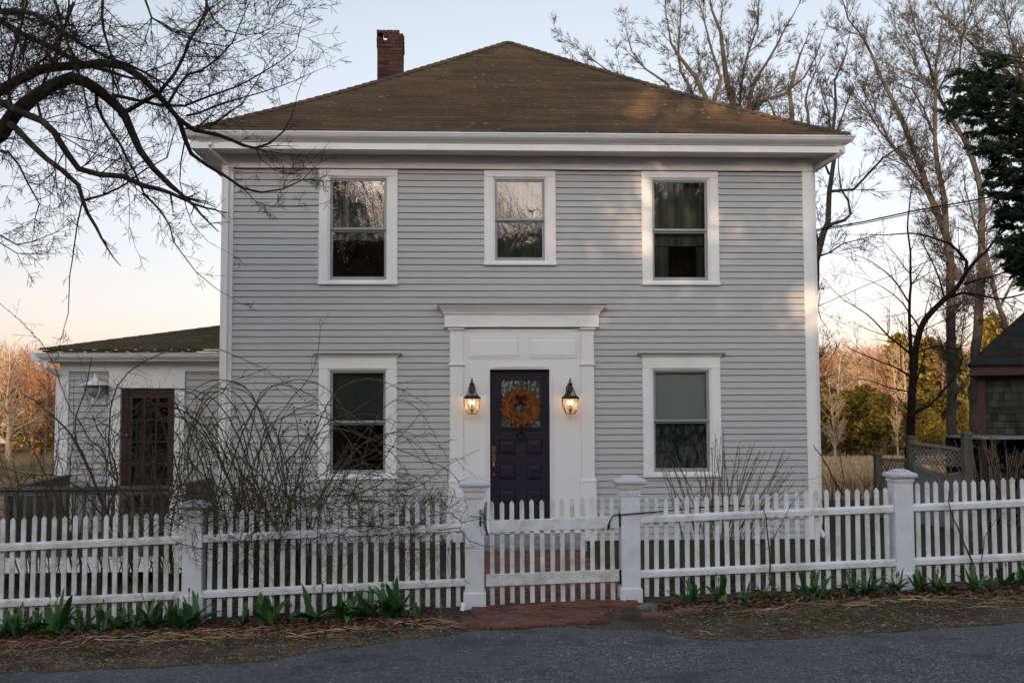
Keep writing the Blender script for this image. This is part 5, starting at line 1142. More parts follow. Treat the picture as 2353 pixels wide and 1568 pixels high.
# ---- far bare trees, four shapes
PF = dict(wob=.12, up=[.10,.10,.06], ratio=.48, n=[1.5,2.4,3.6], ang=(22,55), rmin=.014, step=[1.0,.7,.5], max=2, Lc=3.2)
variants = {}
def far_tree(k, px, topy, Y, m, label, grp, hz=-1.9, w=1.0):
    x = at(px, 1000, Y).x; H = at(px, topy, Y).z-hz; base = (x, Y, hz); T = thing('bare_tree', base, label, 'tree', grp)
    if k not in variants:
        out = []; random.seed(500+k); h = 10.0; pts = [(0,0,0)]; d = (0,0,1); p = (0,0,0); rr = [.17]; 
        for i in range(12): j = rvec(); d = nrm((d[0]+j[0]*.08, d[1]+j[1]*.08, d[2]+.2)); p = (p[0]+d[0]*h/13, p[1]+d[1]*h/13, p[2]+d[2]*h/13); pts.append(p); rr.append(.17*(1-(i+1)/13)+.012)
        out.append((pts, rr))
        for i in range(46):
            q = random.randint(2, 12); side(out, pts[q], (0,0,1), 3.9*(1-.055*q)*random.uniform(.6, 1.1), rr[q]*.5, 1, dict(PF, max=3, n=[0,2.4,3.8,0], ang=(25,60)))
        variants[k] = tubes(out)
    key = (k, m)
    if key not in far_obj:
        V, F = variants[k]; far_obj[key] = npmesh('crown', V+np.array(base), F, m, T, base)
    else:
        o = far_obj[key]; q = o.copy(); COL.objects.link(q); q.parent = T
    s = H/10; T.scale = (s*w, s*w, s); T.rotation_euler = (0, 0, random.uniform(0, 6)); random.seed(int(px*7+Y))
far_obj = {}
spots = []
for i in range(15): spots.append((1890+i*24+rs(-8, 8), rs(770, 830), rs(80, 118)))
for i, (px, ty, Y) in enumerate(spots):
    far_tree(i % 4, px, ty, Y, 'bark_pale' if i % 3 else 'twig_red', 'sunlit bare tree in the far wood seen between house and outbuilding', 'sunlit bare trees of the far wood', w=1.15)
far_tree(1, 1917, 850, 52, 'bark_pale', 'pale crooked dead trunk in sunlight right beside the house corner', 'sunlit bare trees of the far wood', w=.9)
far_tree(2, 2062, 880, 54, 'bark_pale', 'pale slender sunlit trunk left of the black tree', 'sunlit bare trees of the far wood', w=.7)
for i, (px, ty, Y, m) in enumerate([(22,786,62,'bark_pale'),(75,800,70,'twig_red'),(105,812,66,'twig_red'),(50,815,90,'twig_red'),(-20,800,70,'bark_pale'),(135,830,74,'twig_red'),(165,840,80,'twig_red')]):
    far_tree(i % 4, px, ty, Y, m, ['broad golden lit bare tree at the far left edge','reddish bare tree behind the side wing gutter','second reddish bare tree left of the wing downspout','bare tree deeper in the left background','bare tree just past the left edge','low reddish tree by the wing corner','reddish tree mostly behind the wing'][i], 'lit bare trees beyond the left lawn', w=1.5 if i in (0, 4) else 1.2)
# far wood seen as one mass
random.seed(5); out = []
for i in range(4300):
    a = random.choice((0, 0, 1, 2)); px = rs(1800, 2500) if a == 0 else rs(-250, 420) if a == 1 else rs(-1500, 3600); Y = rs(112, 150); b = at(px, 1000, Y); h = rs(5.5, 9.3)*(Y/120); z0 = -1.9; x = b.x
    p = (x, Y, z0+rs(0, 1)); d = nrm((rs(-.12, .12), 0, 1)); pts = [p]; 
    for k in range(4): p = (p[0]+d[0]*h/4+rs(-.25, .25), p[1], p[2]+h/4); pts.append(p)
    out.append((pts, [.07, .06, .045, .03, .02]))
    for k in range(11):
        q = pts[random.randint(1, 4)]; d = nrm((rs(-1, 1), rs(-.3, .3), rs(.2, 1.2))); L = rs(1.0, 2.4); out.append(([q, (q[0]+d[0]*L*.5, q[1], q[2]+d[2]*L*.45), (q[0]+d[0]*L, q[1], q[2]+d[2]*L*1.1)], [.028, .022, .014]))
V, F = tubes(out); o = npmesh('wood', V, F, 'twig_red'); tag(o, 'reddish bare wood on the far side of the marsh', 'wood', kind='stuff')
# ---- wooded rise across the road, behind the camera: it shades the street and fills the window reflections
def hz(x, y):
    e = 1.0; t = sm((-40-y)/40); return gz(x, -8)+t*13.6*(sm((x+95)/40)*sm((120-x)/40))
o = grid('hill', list(np.linspace(-140, 160, 50)), list(np.linspace(-160, -17.0, 48)), hz, 'hillm', -.03); o['label'] = 'wooded rise on the far side of the road'
random.seed(9); V = []; F = []; out = []
for i in range(420):
    x, y = rs(-68, 85), rs(-92, -56); 
    if abs(x+15.4-(y+75)*.249) < 4.6 and random.random() < .68: continue
    z = hz(x, y); H = rs(7.5, 10.5)*(1.35-.4*(-56-y)/36)*(1-.62*sm((x+11.5-(y+75)*.249)/3)*sm((16-x+(y+75)*.249)/4)); out.append(([(x, y, z-.3), (x, y, z+H*.6), (x, y, z+H)], [.22, .14, .03])); 
    for k in range(34):
        t = random.random(); a = rs(0, 6.28); rr = (1-t)**.7*H*.24+.25; spray(V, F, (x, y, z+H*(.08+.9*t)), nrm((math.cos(a), math.sin(a), -.1)), rr*1.2, 7, 1.05, .7)
v, f = tubes(out); V = np.array(V); F = np.array(F)
o = npmesh('wood', V, F, 'conifer', smooth=False); tag(o, 'dense evergreen wood on the rise across the road', 'wood', kind='stuff')
o2 = npmesh('trunks', v, f, 'bark_grey', o); 
for i in range(26):
    x, y = -26+i*2.1+rs(-1, 1), rs(-40, -24); T = thing('bare_tree', (x, y, gz(x, -8)), 'bare tree on the far side of the road behind the viewpoint', 'tree', 'bare trees across the road'); q = far_obj[(i % 4, 'bark_pale')].copy(); COL.objects.link(q); q.parent = T
    T.scale = (1.5, 1.5, rs(1.2, 1.7)); T.rotation_euler = (0, 0, rs(0, 6))
# ---- reeds
random.seed(21); V = []; F = []
def blade(V, F, x, y, z, h, lean, w, az):
    dx, dy = math.cos(az)*lean, math.sin(az)*lean; px_, py_ = -math.sin(az)*w, math.cos(az)*w; o = len(V)
    V += [(x-px_, y-py_, z), (x+px_, y+py_, z), (x+px_*.8+dx*.4, y+py_*.8+dy*.4, z+h*.6), (x-px_*.8+dx*.4, y-py_*.8+dy*.4, z+h*.6), (x+dx, y+dy, z+h)]; F += [(o, o+1, o+2, o+3), (o+3, o+2, o+4, o+4)]
Vr = []; Fr = []
for i in range(60000):
    Y = 15+19*random.random()**.8; a = at(1840, 1000, Y).x if random.random() < .8 else at(1300, 1000, Y).x; b = at(2330, 1000, Y).x; x = rs(a, b); h = rs(.95, 1.3); o = len(Vr); w = .014+.0003*Y; az = rs(0, 6.28); lx, ly = rs(-.16, .16), rs(-.1, .1); z = gz(x, Y)
    cx_, cy_ = math.cos(az)*w, math.sin(az)*w
    Vr += [(x-cx_, Y-cy_, z), (x+cx_, Y+cy_, z), (x+cx_+lx, Y+cy_+ly, z+h*.82), (x-cx_+lx, Y-cy_+ly, z+h*.82)]; Fr.append((o, o+1, o+2, o+3))
    if random.random() < .6: o = len(Vr); k = 1.7; Vr += [(x+lx, Y+ly, z+h*.8), (x+cx_*k+lx, Y+cy_*k+ly, z+h*.9), (x+lx*1.3, Y+ly*1.2, z+h*1.04), (x-cx_*k+lx, Y-cy_*k+ly, z+h*.9)]; Fr.append((o, o+1, o+2, o+3))
o = npmesh('reeds', np.array(Vr), np.array(Fr), 'reed', smooth=False); tag(o, 'tan dry reeds filling the marsh beyond the yard', 'reeds', kind='stuff')
# ---- distant houses
def far_house(px, Y, w, topy, wallm, roofm, label, hz_=-1.9):
    c = at(px, topy, Y); T = thing('distant_house', (c.x, Y, hz_), label, 'house'); h = c.z-hz_; x0, x1 = c.x-w/2, c.x+w/2
    MB().box(x0, x1, Y, Y+6, hz_, hz_+h*.62).build('wall', wallm, T); g = MB(); e = .3
    g.add([(x0-e,Y-e,hz_+h*.6),(x1+e,Y-e,hz_+h*.6),(x1+e,Y+3,hz_+h),(x0-e,Y+3,hz_+h),(x0-e,Y+6+e,hz_+h*.6),(x1+e,Y+6+e,hz_+h*.6)], [(0,1,2,3),(3,2,5,4),(0,3,4),(1,5,2)]); g.build('roof', roofm, T)
    for i in range(3):
        x = x0+w*(i+.5)/3; fr = MB().box(x-.5, x+.5, Y-.05, Y-.001, hz_+h*.25, hz_+h*.5).build('window', 'trim', T)
        g = MB()
        for a in (-.42, .04):
            for b in (0, 1): z0 = hz_+h*.25+.06+b*(h*.125-.02); g.box(x+a, x+a+.38, Y-.07, Y-.051, z0, z0+h*.125-.09)
        g.build('pane', 'interior', fr)
far_house(1995, 78, 9, 985, 'lattice', 'shedroof', 'grey house half hidden behind the cedars right of the main house')
far_house(8, 100, 9, 930, 'lattice', 'redtrim', 'small grey house beyond the lawn at the left edge')
far_house(2270, 95, 7, 965, 'trim', 'shedroof', 'white house glimpsed past the outbuilding corner')
# ------------------------------------------------------------------ shrubs and canes
def cane(out, pts, r0, r1, P, dens, wob=.006, step=.07, thorns=None, Lc=None):
    pp, rr = smoothline(pts, [r0+(r1-r0)*(i/(len(pts)-1)) for i in range(len(pts))], step, wob); out.append((pp, rr)); A = np.array(pp)
    tot = np.linalg.norm(np.diff(A, axis=0), axis=1).sum()
    for _ in range(int(tot*dens)):
        i = random.randint(1, len(pp)-2); d = nrm(A[i+1]-A[i-1]); side(out, pp[i], d, (Lc or P['Lc'])*random.uniform(.25, 1.1), min(.0032, rr[i]*.6), 1, P)
    if thorns is not None:
        for _ in range(int(tot*26)):
            i = random.randint(1, len(pp)-2); d = nrm(A[i+1]-A[i-1]); q = perp(d); L = random.uniform(.007, .014); thorns.append(([pp[i], tuple(pp[i][k]+q[k]*(rr[i]+L)+d[k]*-.004 for k in range(3))], [.003, .0008]))
PC = dict(wob=.20, up=[0,.25,.2], ratio=.5, n=[0,6,6], ang=(30,70), rmin=.0016, step=[.08,.05,.04], max=2, Lc=.22)
random.seed(31)
RB = []; TH = []; hips = MB(); BY = -5.85
def rc(px, r0=.0075, r1=.0028, Y=None, dens=5, y0=None):
    y0 = y0 or BY+rs(-.25, .25); n = len(px); ys = [y0+(rs(-.3, .25) if Y is None else Y)*math.sin(math.pi*i/(2*(n-1))) for i in range(n)]
    cane(RB, [at(x, y, yy) for (x, y), yy in zip(px, ys)], r0, r1, PC, dens, thorns=TH)
def p5(L): return [(752+x/2.709, 579+y/2.709) for x, y in L]
rc([(520,1390),(330,1230),(262,1090),(250,1010),(258,923),(281,871),(310,845),(347,823),(391,805),(443,794),(498,801),(554,823),(609,849),(664,886),(705,925)], .009)
rc([(640,1380),(560,1200),(566,1060),(580,978),(591,919),(609,893),(646,884),(683,893),(731,919),(753,956),(760,1000)], .008)
rc([(560,1380),(440,1120),(440,1010),(470,935),(506,904),(532,878),(576,860),(620,845)], .008)
rc([(420,1380),(300,1160),(247,1074),(236,1030),(207,1011),(185,971),(162,941),(144,893),(125,842),(96,790),(66,757),(37,727),(-10,690)], .009)
rc([(580,1380),(560,1200),(580,1080),(628,975),(670,915),(709,871),(727,819),(735,771),(735,738)], .007)
rc([(640,1380),(600,1150),(528,1059),(491,1000),(443,956),(388,930),(332,930),(273,949),(200,985),(140,1000)], .008)
rc([(700,1370),(690,1150),(710,1040),(752,970),(807,948),(863,911),(900,885),(972,871)], .007)
rc([(760,1370),(850,1200),(930,1130),(973,1110),(1010,1081),(1066,1048),(1101,1034)], .006); rc([(1030,1062),(1045,1050),(1066,1075),(1098,1098)], .003, .002, 0)
rc([(760,1370),(800,1150),(880,1060),(914,1007),(951,970),(966,946)], .006); rc([(640,1370),(760,1130),(830,1000),(885,963),(918,971)], .006)
rc([(560,1340),(600,1020),(650,960),(720,930),(790,940),(850,985),(900,1040),(940,1090)], .007)
rc([(700,1350),(640,1000),(690,950),(760,965),(860,1010),(960,1050),(1040,1090),(1095,1190),(1050,1290),(1090,1340)], .006)
rc([(560,1380),(500,1200),(480,1050),(440,975),(400,955),(300,975),(240,1030),(200,1090)], .007)
for i in range(52):
    bx = random.gauss(620, 85); tx = bx+random.gauss(-30, 200); ty = rs(925, 1120)+abs(tx-640)*.12
    if tx > 1010: tx = rs(800, 1010)
    mx = bx+(tx-bx)*.45; my = ty-rs(-30, 60); ex_ = tx+(tx-bx)*rs(.15, .6)+rs(-50, 50); ey = ty+rs(0, 190); 
    if ex_ > 1080: ex_ = rs(1000, 1080)
    rc([(bx, 1370), (bx+(mx-bx)*.45, 1250-rs(0, 60)), (mx, my+rs(60, 130)), ((mx+tx)/2, my+rs(0, 30)), (tx, ty), (ex_, ey)], rs(.0045, .0075), .0022, Y=rs(-.8, .4), dens=4, y0=rs(-6.15, -5.7))
for i in range(130):      # tangled old growth lying over the fence
    bx = rs(380, 1020); y = rs(1120, 1220)+abs(bx-640)*.03; pts = [(bx, y)]
    for k in range(6): bx += rs(-55, 60); y += rs(-28, 30); pts.append((bx, clampv(y, 1090, 1260)))
    rc(pts, rs(.003, .0055), .002, Y=rs(-.7, .3), dens=7, y0=rs(-6.55, -5.9))
for i in range(34):       # long arching canes
    bx = random.gauss(600, 90); sg = random.choice((-1, -1, 1)); W_ = rs(140, 400); pk = rs(870, 1050); pts = [(bx, 1370), (bx+sg*W_*.12, 1190), (bx+sg*W_*.38, pk+60), (bx+sg*W_*.62, pk), (bx+sg*W_*.85, pk+25), (bx+sg*W_*1.02, pk+rs(60, 130))]
    if max(p[0] for p in pts) > 1040: continue
    rc(pts, rs(.006, .0095), .0028, Y=rs(-.8, .4), dens=4.5)
for i in range(40):       # hanging twigs in front of the pickets
    bx = rs(420, 1060); y = rs(1180, 1240); ln = rs(40, 130); rc([(bx, y), (bx+rs(-15, 15), y+ln*.4), (bx+rs(-25, 25), y+ln*.8), (bx+rs(-30, 40), y+ln)], .0035, .0018, Y=-.05, dens=8, y0=rs(-6.6, -6.35))
base = (at(640, 1370, BY).x, BY, gz(-1.5, BY)); T = thing('rose_bush', base, 'huge tangled thorny rose briar arching over the left fence', 'rose bush')
V, F = tubes(RB); npmesh('canes', V, F, 'cane', T, base); V, F = tubes(TH); npmesh('thorns', V, F, 'stem_tan', T, base)
for x, y in [(688,964),(706,968),(713,970),(700,975),(709,982),(633,986),(615,1003),(708,995),(703,1002),(722,968),(612,1040),(650,992),(12,904),(18,912),(38,911),(41,906),(450,912),(463,938),(466,943),(470,965)]:
    p = at(x+rs(-2, 2), y+rs(-2, 2), BY-.1); hips.ring(p.x, p.y, [p.z-.010, p.z-.006, p.z+.003, p.z+.009], [.003, .009, .009, .003], 8); hips.tube([(p.x, p.y, p.z-.008), (p.x+.01, p.y+.02, p.z-.05)], .0018, 4)
hips.build('rose_hips', 'hip', T, smooth=True)
# bush at the left
LB = []; PL = dict(PC, ratio=.6, Lc=.30, n=[0,4.5,5], ang=(25,60))
def lc(px, r0, r1, dens=4, dY=0): y0 = -4.6+rs(-.4, .4)+dY; cane(LB, [at(x, y, y0) for x, y in px], r0, r1, PL, dens, .010, .10)
lc([(330,1380),(300,1290),(245,1180),(215,1100),(180,1030),(165,1000),(110,945),(80,920),(48,900)], .022, .004); lc([(245,1180),(270,1100),(262,1060),(252,1030),(225,985),(212,950)], .014, .004); lc([(215,1100),(172,1000),(175,960),(195,900),(207,850),(213,818)], .011, .003)
lc([(300,1290),(360,1180),(400,1130),(440,1080),(430,1010),(455,950),(470,900)], .015, .003); lc([(170,1340),(150,1200),(120,1120),(90,1060),(55,990),(50,960)], .012, .003); lc([(250,1200),(180,1120),(120,1090),(60,1090),(-20,1060)], .010, .003)
for i in range(75):
    bx = rs(60, 420); tx = bx+rs(-170, 150); ty = rs(860, 1120); lc([(bx, 1370), (bx+(tx-bx)*.3+rs(-20, 20), 1230), (bx+(tx-bx)*.65+rs(-25, 25), (1200+ty)/2), (tx, ty)], rs(.005, .010), .002, 3.4, rs(-.9, .9))
for i in range(45):
    bx = rs(-30, 460); y = rs(1040, 1190); pts = [(bx, y)]
    for k in range(5): bx += rs(-50, 50); y += rs(-30, 30); pts.append((bx, y))
    lc(pts, rs(.003, .006), .002, 5, rs(-.7, .7))
base = (at(250, 1370, -4.6).x, -4.6, gz(-3.5, -4.6)); T = thing('bare_shrub', base, 'brown branching bare shrub in front of the side wing and deck', 'shrub'); V, F = tubes(LB); npmesh('stems', V, F, 'cane_brown', T, base)
# upright many-stemmed shrubs
def fan(cx_, by, Y, n, x0, x1, y0, y1, r, m, label, buds=True, P=PC, dens=1.2, bw=40, tw=None):
    out = []; bd = []
    for i in range(n):
        t = random.random(); tx = x0+(x1-x0)*t+rs(-12, 12); ty = y0+(y1-y0)*abs(t-.5)*1.2+abs(random.gauss(0, 1))*50; bx = cx_+(tx-cx_)*.25+rs(-bw, bw)*.5; yy = Y+rs(-.35, .35)
        pts = [at(bx, by, yy), at(bx+(tx-bx)*.25+rs(-6, 6), by+(ty-by)*.35, yy), at(bx+(tx-bx)*.62+rs(-6, 6), by+(ty-by)*.7, yy), at(tx, ty, yy)]; cane(out, pts, r*rs(.7, 1.2), r*.35, P, dens, .005, .09, Lc=.16)
        if buds:
            pp = out[-1][0] if False else None
            A = smoothline(pts, [r]*4, .055)[0]
            for q in A[3:]: bd.append(([(q[0], q[1], q[2]-.005), (q[0], q[1], q[2]), (q[0]+rs(-.006, .006), q[1], q[2]+.012)], [.002, .0052, .002]))
    base = (at(cx_, by, Y).x, Y, gz(at(cx_, by, Y).x, Y)); T = thing('bare_shrub', base, label, 'shrub', 'bare many stemmed shrubs behind the fence'); V, F = tubes(out+bd); npmesh('stems', V, F, m, T, base); return T
fan(1645, 1330, -5.2, 62, 1475, 1840, 985, 1075, .0075, 'stem_tan', 'bare many stemmed shrub behind the fence below the right window', dens=1.6, bw=90)
fan(2300, 1330, -5.2, 60, 2120, 2430, 985, 1060, .008, 'stem_tan', 'bare many stemmed shrub at the right edge before the woodshed', dens=1.6, bw=90)
fan(960, 1290, -2.2, 120, 790, 1060, 1085, 1130, .0055, 'cane_brown', 'low thicket of upright stems below the lower left window', False, dens=2.2, bw=240)
fan(520, 1300, -3.2, 60, 400, 660, 1060, 1120, .006, 'cane_brown', 'dense upright stems behind the rose briar by the house corner', False, dens=2.2, bw=200)
# thin thorny plant near the right corner of the house
out = []; Y = -4.4
for px, r in [([(1975,1330),(1960,1180),(1920,1110),(1895,1060),(1872,1030),(1868,1022)], .012), ([(1960,1180),(1945,1130),(1935,1080),(1925,1010),(1918,990)], .007), ([(2000,1330),(2000,1180),(1985,1110),(1960,1080),(1950,1050)], .007), ([(1950,1330),(1990,1180),(2020,1120),(2045,1060),(2062,1020),(2078,1001)], .010),
              ([(1960,1180),(1990,1120),(2030,1105),(2070,1110),(2092,1100)], .006), ([(1920,1110),(1900,1120),(1890,1090),(1880,1100)], .005), ([(1985,1300),(2040,1200),(2050,1150),(2030,1120)], .006), ([(1930,1330),(1920,1230),(1935,1170),(1930,1140)], .006)]:
    cane(out, [at(x, y, Y+rs(-.1, .1)) for x, y in px], r, r*.3, dict(PC, Lc=.28), 7, .006, .08)
base = (at(1975, 1330, Y).x, Y, gz(3.9, Y)); T = thing('bare_shrub', base, 'sparse thorny bare shrub just right of the house corner', 'shrub', 'bare many stemmed shrubs behind the fence'); V, F = tubes(out); npmesh('stems', V, F, 'cane_brown', T, base)
# saplings poking through the pickets
for x0, lab in ((1765, 'single dark sapling stem tied against the right fence'), (2280, 'thin dark sapling in front of the far right pickets')):
    out = []; y = FY-.07; cane(out, [at(x0+5, 1345 if x0 < 2000 else 1300, y), at(x0+2, 1260, y), at(x0-6, 1190, y), at(x0-14, 1160, y)] if x0 < 2000 else [at(2240, 1305, y), at(2215, 1250, y), at(2190, 1190, y), at(2178, 1150, y), at(2180, 1120, y)], .010, .004, PC, 3)
    cane(out, [at(x0+2, 1260, y), at(x0+30, 1200, y), at(x0+60, 1150, y), at(x0+95, 1115, y)] if x0 < 2000 else [at(2252, 1300, y), at(2262, 1240, y), at(2290, 1190, y), at(2330, 1165, y)], .005, .002, PC, 4)
    b = at(x0, 1340, y); base = (b.x, y, gz(b.x, y)); T = thing('sapling', base, lab, 'sapling'); V, F = tubes(out); npmesh('stems', V, F, 'cane_brown', T, base)
# ------------------------------------------------------------------ tulips
def tulip(x, y, s, n, label, bud=True, seed=0):
    random.seed(900+seed); z = gz(x, y)+.01; T = thing('tulip_clump', (x, y, z), label, 'tulip clump', 'tulip clumps along the fence'); g = MB(); b = MB()
    for i in range(n):
        az = rs(0, 6.283); bx, by = x+rs(-.05, .05)*s, y+rs(-.04, .04)*s; L = rs(.14, .30)*s; w = rs(.014, .029)*s; tilt = rs(.1, 1.7); c = rs(.2, 1.1); k = 7; vs = []; px_, pz_ = 0, 0; th = math.pi/2-tilt*.5
        for j in range(k+1):
            t = j/k; ww = w*math.sin(math.pi*(t*.86+.12))**.8 if t < 1 else .001; f = ww*.55; cx_, sx_ = math.cos(az), math.sin(az)
            X, Y_, Z = bx+cx_*px_, by+sx_*px_, z+pz_; vs += [(X-sx_*-ww-cx_*0, Y_+cx_*-ww, Z+f), (X, Y_, Z), (X-sx_*ww, Y_+cx_*ww, Z+f)]
            vs[-3] = (X+sx_*ww, Y_-cx_*ww, Z+f)
            th -= c/k*tilt; px_ += math.cos(th)*L/k; pz_ += math.sin(th)*L/k
        g.add(vs, [(3*j+q, 3*j+q+1, 3*j+q+4, 3*j+q+3) for j in range(k) for q in (0, 1)])
    g.build('leaves', 'tulip', T, smooth=True)
    if bud:
        for i in range(max(1, n//5)):
            bx, by = x+rs(-.05, .05)*s, y+rs(-.04, .04)*s; h = rs(.16, .24)*s; b.ring(bx, by, [z, z+h], [.004, .003], 5); b.ring(bx, by, [z+h, z+h+.010, z+h+.03, z+h+.045], [.004, .010, .009, .002], 7)
        b.build('buds', 'bud', T, smooth=True)
TL = [(4,1442,1.0,9),(38,1440,1.1,10),(80,1432,1.15,12),(128,1432,1.2,12),(180,1422,1.25,14),(236,1425,1.0,8),(272,1420,1.15,12),(312,1418,1.0,10),(352,1418,1.3,10),(405,1440,1.45,9),(440,1408,1.15,10),(562,1420,1.15,9),(612,1412,1.1,9),(668,1402,.8,6),(728,1405,1.35,11),(790,1402,1.2,10),(845,1415,1.45,15),(895,1410,1.2,11),(905,1398,1.15,9),(957,1404,.6,5),(1016,1398,.5,4),
      (1588,1382,1.1,10),(1650,1378,1.15,9),(1708,1378,1.0,7),(1760,1372,1.0,6),(1835,1360,.8,7),(1866,1372,1.1,10),(1898,1370,1.05,9),(1960,1362,1.05,10),(1998,1352,1.1,11),(2055,1358,1.3,14),(2108,1345,1.0,8),(2160,1352,1.3,15),(2240,1348,.9,7),(2275,1338,.7,6),(2305,1345,1.1,11),(2345,1340,1.0,8)]
near = ['at the far left edge of the verge','second from the left edge of the verge','third from the left edge','left of the mossy pickets, fourth from the edge','tall and full, midway between left edge and first post','small, midway to the first post','full, two clumps left of the broad leaved one','just left of the broad leaved clump by the post','spreading, left of the plain left post','broadest leaved and nearest the road before the left post','at the right foot of the plain left post',
        'first after a bare gap right of the left post','second right of the left post','small one third right of the left post','tall, left of the biggest clump by the dead leaves','between two tall clumps under the briar','biggest and fullest, before the fence left of the gate','right beside the biggest clump','half hidden behind the clump beside it, left of gate','tiny one between the big clump and the gate post','tiniest seedling nearest the left gate post',
        'first right of the gate','second right of the gate','third right of the gate with few leaves','fourth right of the gate, thin','small one behind a pair left of the tall plain post','left of a pair in the right fence run','right of a pair, with a broad curled leaf','before the stalk heap left of the tall plain post','close behind the stalk heap','large one at the foot of the tall plain post','small one right of the tall plain post','large full one under the far right pickets','sparse one in the far right run','short one third from the right edge','bushy one second from the right edge','at the far right edge']
for i, (px, py, s, n) in enumerate(TL):
    p = gh(px, py+8); p = p if p.y < -6.5 else at(px, py, -6.5-rs(0, .08)); tulip(p.x, p.y, s*(.84+.22*math.sin(i*2.7))*(1.10 if px < 1000 else .95), int(n*(1.45 if px < 1000 else 1.2)), 'green tulip clump '+near[i], True, i)
# ------------------------------------------------------------------ litter on the verge
random.seed(51)
V = []; F = []
def leafq(V, F, x, y, z, s):
    a = rs(0, 6.28); b = rs(-.5, .5); c = rs(-.4, .4); ca, sa = math.cos(a), math.sin(a); o = len(V); w = s*rs(.5, .9)
    V += [(x+ca*s, y+sa*s, z+s*b), (x-sa*w, y+ca*w, z+s*c), (x-ca*s, y-sa*s, z-s*b*.3), (x+sa*w, y-ca*w, z+s*abs(c))]; F.append((o, o+1, o+2, o+3))
for i in range(15000):
    x = rs(-5, 6.5); d = abs(random.gauss(0, 1)); y = -6.42-d*.26
    dens = 1.0 if x < -.3 else (.0 if x < 1.7 else .55)
    if random.random() > dens or y < edge(x)+.02: continue
    if x < -.3 and random.random() < .3: x = random.gauss(-.85, .35)
    if x > -.15 and x < 1.6: continue
    leafq(V, F, x, y, vz(x, y)+rs(.004, .03), rs(.007, .030))
for i in range(5000):       # crumbs all over the verge
    x = rs(-5, 6.5); y = rs(-8.0, -6.4)
    if y < edge(x)+.04 or (-.1 < x < 1.5): continue
    leafq(V, F, x, y, vz(x, y)+.004, rs(.004, .014))
for i in range(5000):       # under the fence and inside the garden
    x = rs(-5, 6.5); y = -6.35+rs(0, 3.5)
    if .1 < x < 1.65: continue
    leafq(V, F, x, y, gz(x, y)+rs(.0, .03), rs(.015, .04))
o = npmesh('dead_leaves', np.array(V), np.array(F), 'litter', smooth=False); tag(o, 'curled brown dead leaves drifted along the fence', 'dead leaves', kind='stuff')
V = []; F = []; g = MB()
for i in range(520):
    x = rs(-4.6, 6.2) if i % 2 else random.choice((random.gauss(-1.0, .5), random.gauss(3.6, .7), random.gauss(-2.6, .5)))
    if -.1 < x < 1.75: continue
    y = -6.85-abs(random.gauss(0, .22))+rs(0, .15); y = max(y, edge(x)+.05); L = .04+.34*random.random()**2; a = random.gauss(0, .45)+random.choice((0, 0, 0, 1.2)); w = rs(.0012, .0055)*(L/.3)**.5; k = 6; c = random.gauss(0, .28); vs = []; X, Y_ = x, y
    for j in range(k+1):
        aa = a+c*(j/k-.5); X += math.cos(aa)*L/k; Y_ += math.sin(aa)*L/k*.8; z = vz(X, Y_)+.012+.02*math.sin(j/k*3.1)*random.random(); ww = w*(1 if 0 < j < k else .3); vs += [(X+math.sin(aa)*ww, Y_-math.cos(aa)*ww, z), (X-math.sin(aa)*ww, Y_+math.cos(aa)*ww, z+w*.8)]
    g.add(vs, [(2*j, 2*j+2, 2*j+3, 2*j+1) for j in range(k)])
for i in range(9000):      # short chips
    x = rs(-5, 6.3); y = rs(-8.0, -6.5)
    if y < edge(x)+.01 or -.1 < x < 1.6: continue
    a = rs(0, 6.28); L = rs(.006, .034); w = rs(.0014, .0042); z = vz(x, y)+.008; ca, sa = math.cos(a), math.sin(a); g.add([(x-ca*L-sa*w, y-sa*L+ca*w, z), (x-ca*L+sa*w, y-sa*L-ca*w, z), (x+ca*L+sa*w, y+sa*L-ca*w, z+.003), (x+ca*L-sa*w, y+sa*L+ca*w, z+.003)], [(0,1,2,3)])
o = g.build('dead_stalks', 'straw'); tag(o, 'pale dry stalks and wood chips lying on the verge', 'dead stalks', kind='stuff')
# grass
V = []; F = []
def gb(x, y, z, h):
    az = rs(0, 6.28); w = .0028; l = h*rs(.1, .8); dx, dy = math.cos(az)*l, math.sin(az)*l; px_, py_ = -math.sin(az)*w, math.cos(az)*w; o = len(V); V.extend([(x-px_, y-py_, z), (x+px_, y+py_, z), (x+dx, y+dy, z+h)]); F.append((o, o+1, o+2))
for i in range(38000):
    x = rs(-3.4, 6.5); y = rs(-6.0, -.1)
    if .18 < x < 1.66: continue
    if math.sin(x*2.1+y*1.3)+math.sin(x*.7-y*2.2)+rs(-1, 1)+(.9 if x > 1.6 else -.5) < .3: continue
    gb(x, y, gz(x, y), rs(.02, .06))
for i in range(5200):
    c = random.choice([(2.45,-7.35),(3.0,-7.25),(3.9,-7.2),(4.4,-7.05),(-2.9,-7.4),(-1.6,-7.25),(5.2,-6.95),(2.8,-7.5),(2.0,-7.1)]); x, y = random.gauss(c[0], .28), random.gauss(c[1], .08)
    if y < edge(x)+.03: continue
    gb(x, y, vz(x, y), rs(.008, .026))
o = npmesh('grass', np.array(V), np.array(F), 'grass', smooth=False); tag(o, 'short patchy grass in the yard and on the verge', 'grass', kind='stuff')
# grit along the asphalt edge and pebbles
g = MB()
for i in range(2600):
    x = rs(-4.5, 6); y = edge(x)+random.gauss(.03, .05); r = rs(.0025, .009); z = (vz(x, y) if y > edge(x) else gz(x, -7)+.02)+r*.3
    g.add([(x-r, y, z), (x, y-r, z), (x+r, y, z), (x, y+r, z), (x, y, z+r)], [(0,1,4), (1,2,4), (2,3,4), (3,0,4)])
o = g.build('gravel', 'grit'); tag(o, 'pale grit scattered along the ragged asphalt edge', 'gravel', kind='stuff')
